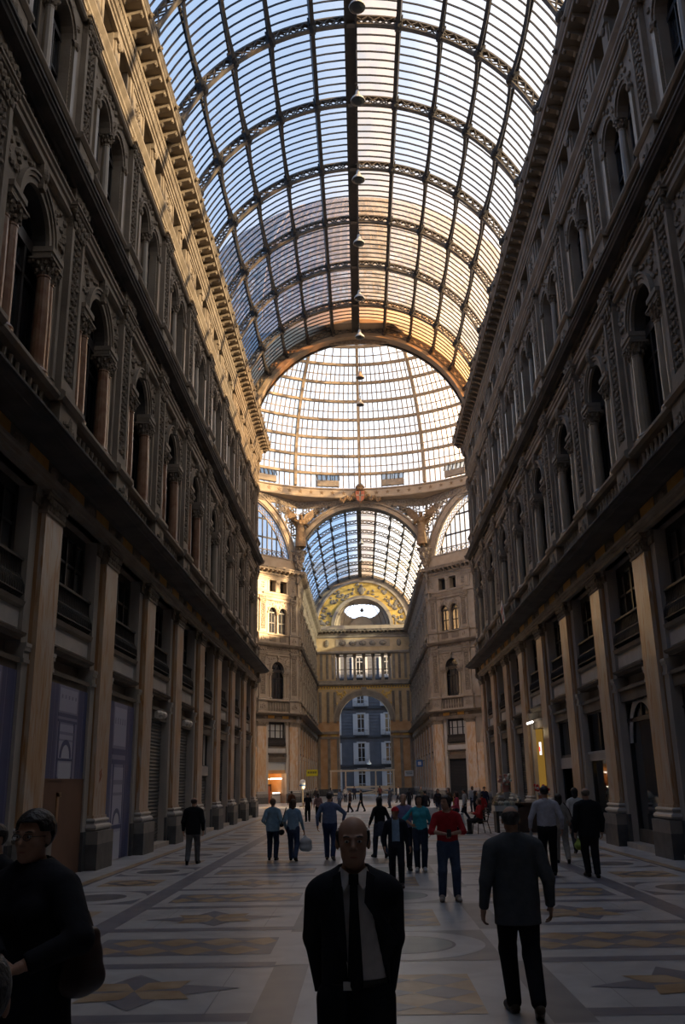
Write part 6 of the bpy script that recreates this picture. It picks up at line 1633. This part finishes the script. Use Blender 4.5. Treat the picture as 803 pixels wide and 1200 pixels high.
person('man in a grey jacket and dark trousers walking away, balding', .90, 8.7, D2(2), 1.71, 'jacket', .74, (.075, .082, .09), legcol=(.012, .012, .015), shoe=(.06, .045, .03), hair='bald', haircol=(.06, .055, .05), bulk=1.16, fine=True, feet=((.12, 0, -.06), (-.32, .08, .07)),
       wrists=((-.3, .03, .87), (.31, .02, .88)), elbows=((-.35, -1, 0), (.35, -1, 0)), turn=D2(-4), collar=(.07, .076, .083))
person('person with dark grey hair close to the viewer at the picture corner, seen from behind', -1.318, 2.2, D2(25), 1.60, 'coat', .6, (.02, .02, .024), hair='bob' if False else 'short', haircol=(.035, .033, .033), fine=True)
# --- people further along
def walker(label, x, y, phi, H, **k): return person(label, x, y, D2(phi), H, **k)
W1 = ((.2, 0), (-.22, .05)); W2 = ((-.22, .05), (.2, 0)); ST = ((0, 0), (.03, 0))
walker('person in a dark jacket with white lapels behind the woman in the coat', -3.36, 7.5, 150, 1.68, top='jacket', hem=.75, topcol=BLK, open_front=(1.1, .05, .06, .05), collar=(.55, .54, .52), hair='short')
walker('man in a dark jacket and grey trousers walking away along the left wall', -4.88, 24.6, 0, 1.64, top='jacket', hem=.78, topcol=BLK, legcol=(.12, .12, .125), hair='bald', haircol=(.05, .035, .03), bulk=1.12, feet=W2)
walker('woman in a pale blue jacket walking away, short fair hair', -2.9, 25.5, -4, 1.56, top='jacket', hem=.82, topcol=(.2, .31, .38), legcol=(.03, .04, .075), hair='short', haircol=(.11, .06, .03), female=True, bulk=1.1, wrists=((-.2, .12, 1.0), (.2, .12, 1.0)), feet=((.05, 0), (-.05, 0)))
a1, q1, m1 = walker('woman in a pale blue shirt and jeans carrying a white shopping bag', -2.32, 25.1, -6, 1.54, top='shirt', hem=.88, topcol=(.2, .31, .40), legcol=JEAN, hair='bob', haircol=(.05, .025, .015), female=True, bulk=1.05, feet=W1, wrists=((-.22, .02, .9), (.32, .06, .82)))
mat('shopping_plastic', (.5, .52, .53), .5)
bag('shopping_bag', 'white plastic shopping bag in the hand of the woman in pale blue', 'bag', [cap((0, 0, .3), (0, 0, .18), .02, .08, .7), cap((-.04, 0, .12), (.05, 0, .12), .12, .12, .7), cap((-.06, 0, .0), (.06, 0, .0), .11, .12, .7)], T(-2.0, 25.15, .34), 'shopping_plastic', h=.02)
bag('shoulder_bag', 'black shoulder bag on the woman with the white shopping bag', 'bag', [cap((0, -.12, 0), (0, .12, 0), .07, .07), cap((0, -.12, .18), (0, .1, .18), .05, .05)], T(-2.62, 25.05, .72), fabric(BLK), strap=[(0, 0, .2), (.05, 0, .4), (.12, 0, .62)], h=.02)
walker('man in a blue checked shirt and jeans walking away, stout', -1.36, 25.2, -4, 1.69, top='shirt', hem=.94, topcol=(.12, .16, .26), legcol=(.03, .045, .10), hair='short', haircol=(.03, .022, .02), bulk=1.2, feet=W1, wrists=((-.34, .05, .88), (.36, .2, 1.02)), elbows=((-1, -.6, 0), (1, -.5, 0)), shoe=(.15, .13, .11))
walker('person in a dark sleeveless vest and black trousers standing near the crossing', -3.4, 49.8, 10, 1.45, top='tee', hem=.85, topcol=BLK, sleeves='short', legcol=BLK, feet=ST)
walker('woman in a dusty pink top walking near the crossing', -2.78, 48.5, 0, 1.45, top='shirt', hem=.9, topcol=(.28, .17, .15), legcol=BLK, hair='long', female=True, feet=W1)
walker('woman in black with long dark hair and a jacket tied at the waist', -.02, 25.7, 22, 1.55, top='shirt', hem=.86, topcol=BLK, legcol=(.035, .045, .075), hair='long', haircol=(.01, .008, .008), female=True, skirt=(.62, .2, (.05, .06, .085)), feet=W1, wrists=((-.3, .1, .95), (.28, .05, .9)))
walker('boy in a red cap and pale blue shirt under a dark open jacket', .17, 18.6, 178, 1.46, top='jacket', hem=.86, topcol=(.016, .018, .03), open_front=(.86, .09, .08, .09), collar=(.24, .36, .5), legcol=(.02, .02, .028), hair='cap', feet=((.12, 0), (-.12, 0)), wrists=((-.32, .1, .88), (.27, .02, .88)), shoe=(.1, .07, .06))
walker('bald man in a lilac shirt with his arm round the woman in turquoise', .47, 21.9, 180, 1.67, top='shirt', hem=.9, topcol=(.2, .18, .32), legcol=(.02, .022, .035), hair='bald', haircol=(.05, .045, .04), bulk=1.1, wrists=((-.36, -.12, 1.38), (.26, .04, .88)), elbows=((-.4, -1, -1), None), sleeves='elbow')
walker('woman in a turquoise top and jeans with her hand on her hip', .82, 21.6, 178, 1.64, top='tee', hem=.92, topcol=(.05, .33, .40), sleeves='elbow', legcol=(.03, .04, .065), hair='bob', haircol=(.02, .015, .012), female=True, bulk=1.05, wrists=((-.24, .04, .9), (.19, .03, 1.06)), elbows=(None, (1, -.5, 0)), shoe=(.55, .55, .55), feet=((0, 0, -.07), (0, 0, .09)))
ra, rq, rm = walker('person in a red t-shirt and jeans looking aside and holding a phone', .98, 16.4, 180, 1.7, top='tee', hem=.9, topcol=(.33, .018, .022), sleeves='elbow', legcol=(.06, .085, .14), hair='bun', haircol=(.018, .013, .012), bulk=1.08, turn=D2(-50), nod=-.05, wrists=((-.07, .27, 1.12), (.09, .27, 1.12)), elbows=((-1, -.3, -.4), (1, -.3, -.4)), shoe=(.4, .33, .27), feet=((.03, 0, -.12), (-.02, 0, .13)), curl=.9)
q = MB(); q.box(-.035, .035, -.01, .01, -.06, .06, 'frame_dark'); q.box(-.03, .03, .01, .012, -.05, .05, 'lamp_inside'); tag(link('phone', q.mesh('phone'), None, rm @ T(.0, .36, 1.1)), 'small dark phone in the hands of the person in red', 'phone')
walker('man in a white long-sleeved shirt and black trousers walking away', 3.4, 20.1, -6, 1.79, top='shirt', hem=.96, topcol=(.40, .40, .44), legcol=BLK, hair='short', haircol=(.012, .01, .01), bulk=1.12, feet=W2, wrists=((-.33, .12, .92), (.3, .02, .9)), collar=(.4, .4, .44))
q = MB(); q.lathe([(.03, 0), (.032, .02), (.032, .14), (.014, .18), (.014, .2)], (0, 0, 0), 'plastic_film', 10); tag(link('water_bottle', q.mesh('water_bottle'), None, T(3.08, 20.25, .72)), 'small clear water bottle in the hand of the man in white', 'bottle')
walker('woman in a beige top and pale trousers with a dark shoulder bag', 4.28, 23.0, 0, 1.58, top='shirt', hem=.84, topcol=(.27, .25, .22), legcol=(.26, .24, .21), hair='bob', haircol=(.03, .018, .012), female=True, feet=W1, sleeves='elbow')
bag('shoulder_bag', 'dark shoulder bag on the woman in beige', 'bag', [cap((0, -.1, 0), (0, .1, 0), .06, .06), cap((0, -.1, .14), (0, .1, .14), .045, .045)], T(4.56, 22.9, .82), fabric((.03, .02, .018)), strap=[(0, 0, .18), (-.06, .05, .4), (-.17, .08, .56)], h=.02)
walker('woman in a white cardigan with dark hair ahead of the man in black', 5.35, 26.0, -8, 1.68, top='shirt', hem=.86, topcol=(.46, .45, .43), legcol=(.03, .03, .03), hair='bob', haircol=(.012, .01, .01), female=True, feet=W2, bulk=1.1)
bag('shopping_bag', 'lime green shopping bag beside the woman in the white cardigan', 'bag', [cap((0, -.08, 0), (0, .08, 0), .1, .1), cap((0, 0, .2), (0, 0, .1), .02, .06)], T(5.28, 25.75, .2), fabric((.22, .3, .06)), h=.025)
walker('balding man in a black suit walking away beside the right wall', 4.2, 19.8, 2, 1.74, top='jacket', hem=.76, topcol=BLK, legcol=(.016, .016, .02), hair='bald', haircol=(.10, .08, .06), bulk=1.2, feet=((.12, 0, -.05), (-.15, 0, .06)), collar=(.016, .016, .02))
walker('person in dark clothes striding across the crossing', -.62, 65., 90, 1.45, top='jacket', hem=.8, topcol=BLK, legcol=(.02, .02, .025), feet=((.32, 0), (-.3, .03)))
walker('person in a brown top walking in the crossing', -1.36, 63.8, 100, 1.45, top='shirt', hem=.85, topcol=(.05, .03, .03), legcol=BLK, feet=W1)
walker('person in a grey coat standing by the timber barrier', 1.56, 72., 60, 1.48, top='coat', hem=.6, topcol=(.04, .045, .06), legcol=(.04, .05, .07))
walker('child in a red jacket standing by the kiosk', 5.3, 45.9, 20, 1.28, top='jacket', hem=.75, topcol=(.3, .02, .02), legcol=BLK)
walker('seated person in a bright red jacket on a cafe chair', 3.93, 36.0, 95, 1.62, top='jacket', hem=.9, topcol=(.42, .03, .03), legcol=(.035, .03, .03), pelvis=.575, feet=((.42, 0), (.44, 0)), wrists=((-.2, .3, .8), (.2, .3, .8)), hair='bob', haircol=(.10, .05, .03), collar=(.5, .5, .5))
walker('person in a pink top standing over the cafe table', 3.35, 38.6, 80, 1.5, top='shirt', hem=.86, topcol=(.42, .06, .09), legcol=DGREY, hair='long', haircol=(.05, .025, .02), female=True, wrists=((-.25, .25, 1.05), (.25, .2, 1.0)))
crowd = [(491 - 0, 46., 1.5, 'person in a dark hooded top among the cafe crowd', (.03, .03, .04), 30), (505, 52., 1.5, 'person in a charcoal coat behind the cafe tables', (.035, .03, .035), 200), (517, 58., 1.5, 'person in a brown jacket deep in the cafe crowd', (.07, .045, .03), 120),
         (534, 47., 1.5, 'person in a white top leaning by the cafe tables', (.4, .4, .4), 70), (543, 60., 1.55, 'person in a pale blue shirt standing before the dark door', (.28, .33, .4), 10), (546, 44., 1.45, 'person in a black top beside the pink one', (.02, .02, .025), 260), (556, 55., 1.55, 'person in a dark blue coat at the edge of the cafe', (.025, .03, .06), 190),
         (487, 75., 1.5, 'person with a pale hat far across the crossing', (.10, .09, .07), 160), (474, 66., 1.5, 'person in a black coat far across the crossing', (.02, .02, .025), 20), (462, 90., 1.5, 'person in white beside the timber barrier', (.45, .44, .42), 90), (398, 70., 1.48, 'person in a blue-grey shirt in the middle of the crossing', (.1, .13, .19), 40),
         (388, 84., 1.5, 'person in grey walking towards the end arch', (.08, .08, .09), 0), (404, 95., 1.5, 'person in a pale top near the end arch', (.35, .33, .3), 180), (372, 88., 1.5, 'person in a dark coat by the globe sign', (.025, .02, .02), 220), (442, 100., 1.55, 'person in a red-brown top at the mouth of the far arm', (.13, .05, .04), 0), (345, 60., 1.48, 'person in a rust jacket before the orange shop', (.13, .05, .025), 15), (523, 50., 1.2, 'seated person in a mustard top in the cafe crowd', (.4, .22, .03), 60), (414, 108., 1.5, 'person in navy inside the far arm', (.03, .035, .06), 170)]
for i, (px, yy, hh_, lb, colr, ph) in enumerate(crowd):
    xx = (px - 424) / 1053 * 1.02 * yy - .44
    walker(lb, xx, yy, ph, hh_, top='jacket' if i % 2 else 'shirt', hem=.8, topcol=colr, legcol=((.03, .03, .04), (.05, .06, .09), (.02, .02, .02))[i % 3], hair=('short', 'bob', 'long')[i % 3], haircol=((.02, .015, .01), (.06, .03, .02), (.03, .02, .015))[i % 3], female=bool(i % 3), feet=(W1, ST, W2)[i % 3])
# --- winged statues at the two far corners of the crossing
for sx in (-1, 1):
    side = 'left' if sx < 0 else 'right'
    r, jj, mw = person('bronze winged statue with spread wings under the dome, %s far corner' % side, sx * 6.85, 98.3, PI - sx * .38, 4.1, 'robe', .12, 'bronze', skin='bronze', hair='bob', haircol=(.22, .13, .06), female=True, wrists=((-.25, .25, 1.2), (.3, .15, 1.55)) if sx < 0 else ((-.3, .15, 1.55), (.25, .25, 1.2)), base='statue', z=27.2)
    for s2 in (-1, 1):
        mbq = MB(); pts = [(.12, 3.3), (.6, 4.2), (1.4, 4.85), (2.2, 5.2), (2.95, 5.3), (2.6, 4.95), (2.05, 4.5), (1.45, 3.9), (.95, 3.3), (.55, 2.75), (.3, 2.4), (.15, 2.5)]
        n_ = len(pts); V = []
        for dpt in (-.06, .06):
            for (u, zz) in pts: V.append((s2 * u, -.35 - .1 * u * u * .45 + dpt + .0, zz))
        mbq.add(V, [tuple(range(n_)), tuple(range(2 * n_ - 1, n_ - 1, -1))] + [(a, (a + 1) % n_, n_ + (a + 1) % n_, n_ + a) for a in range(n_)], 'bronze')
        for f_ in range(9):
            t = f_ / 8; p0 = (s2 * (.3 + 1.7 * t), -.38 - .045 * (.3 + 1.7 * t) ** 2 + .08, 3.6 + 1.45 * t); p1 = (s2 * (.35 + 2.2 * t), -.38 - .045 * (.35 + 2.2 * t) ** 2 + .08, 2.65 + 2.3 * t); mbq.bar(p0, p1, .14, .06, 'bronze', (0, 1, 0))
        link('wing', mbq.mesh('wing'), r)
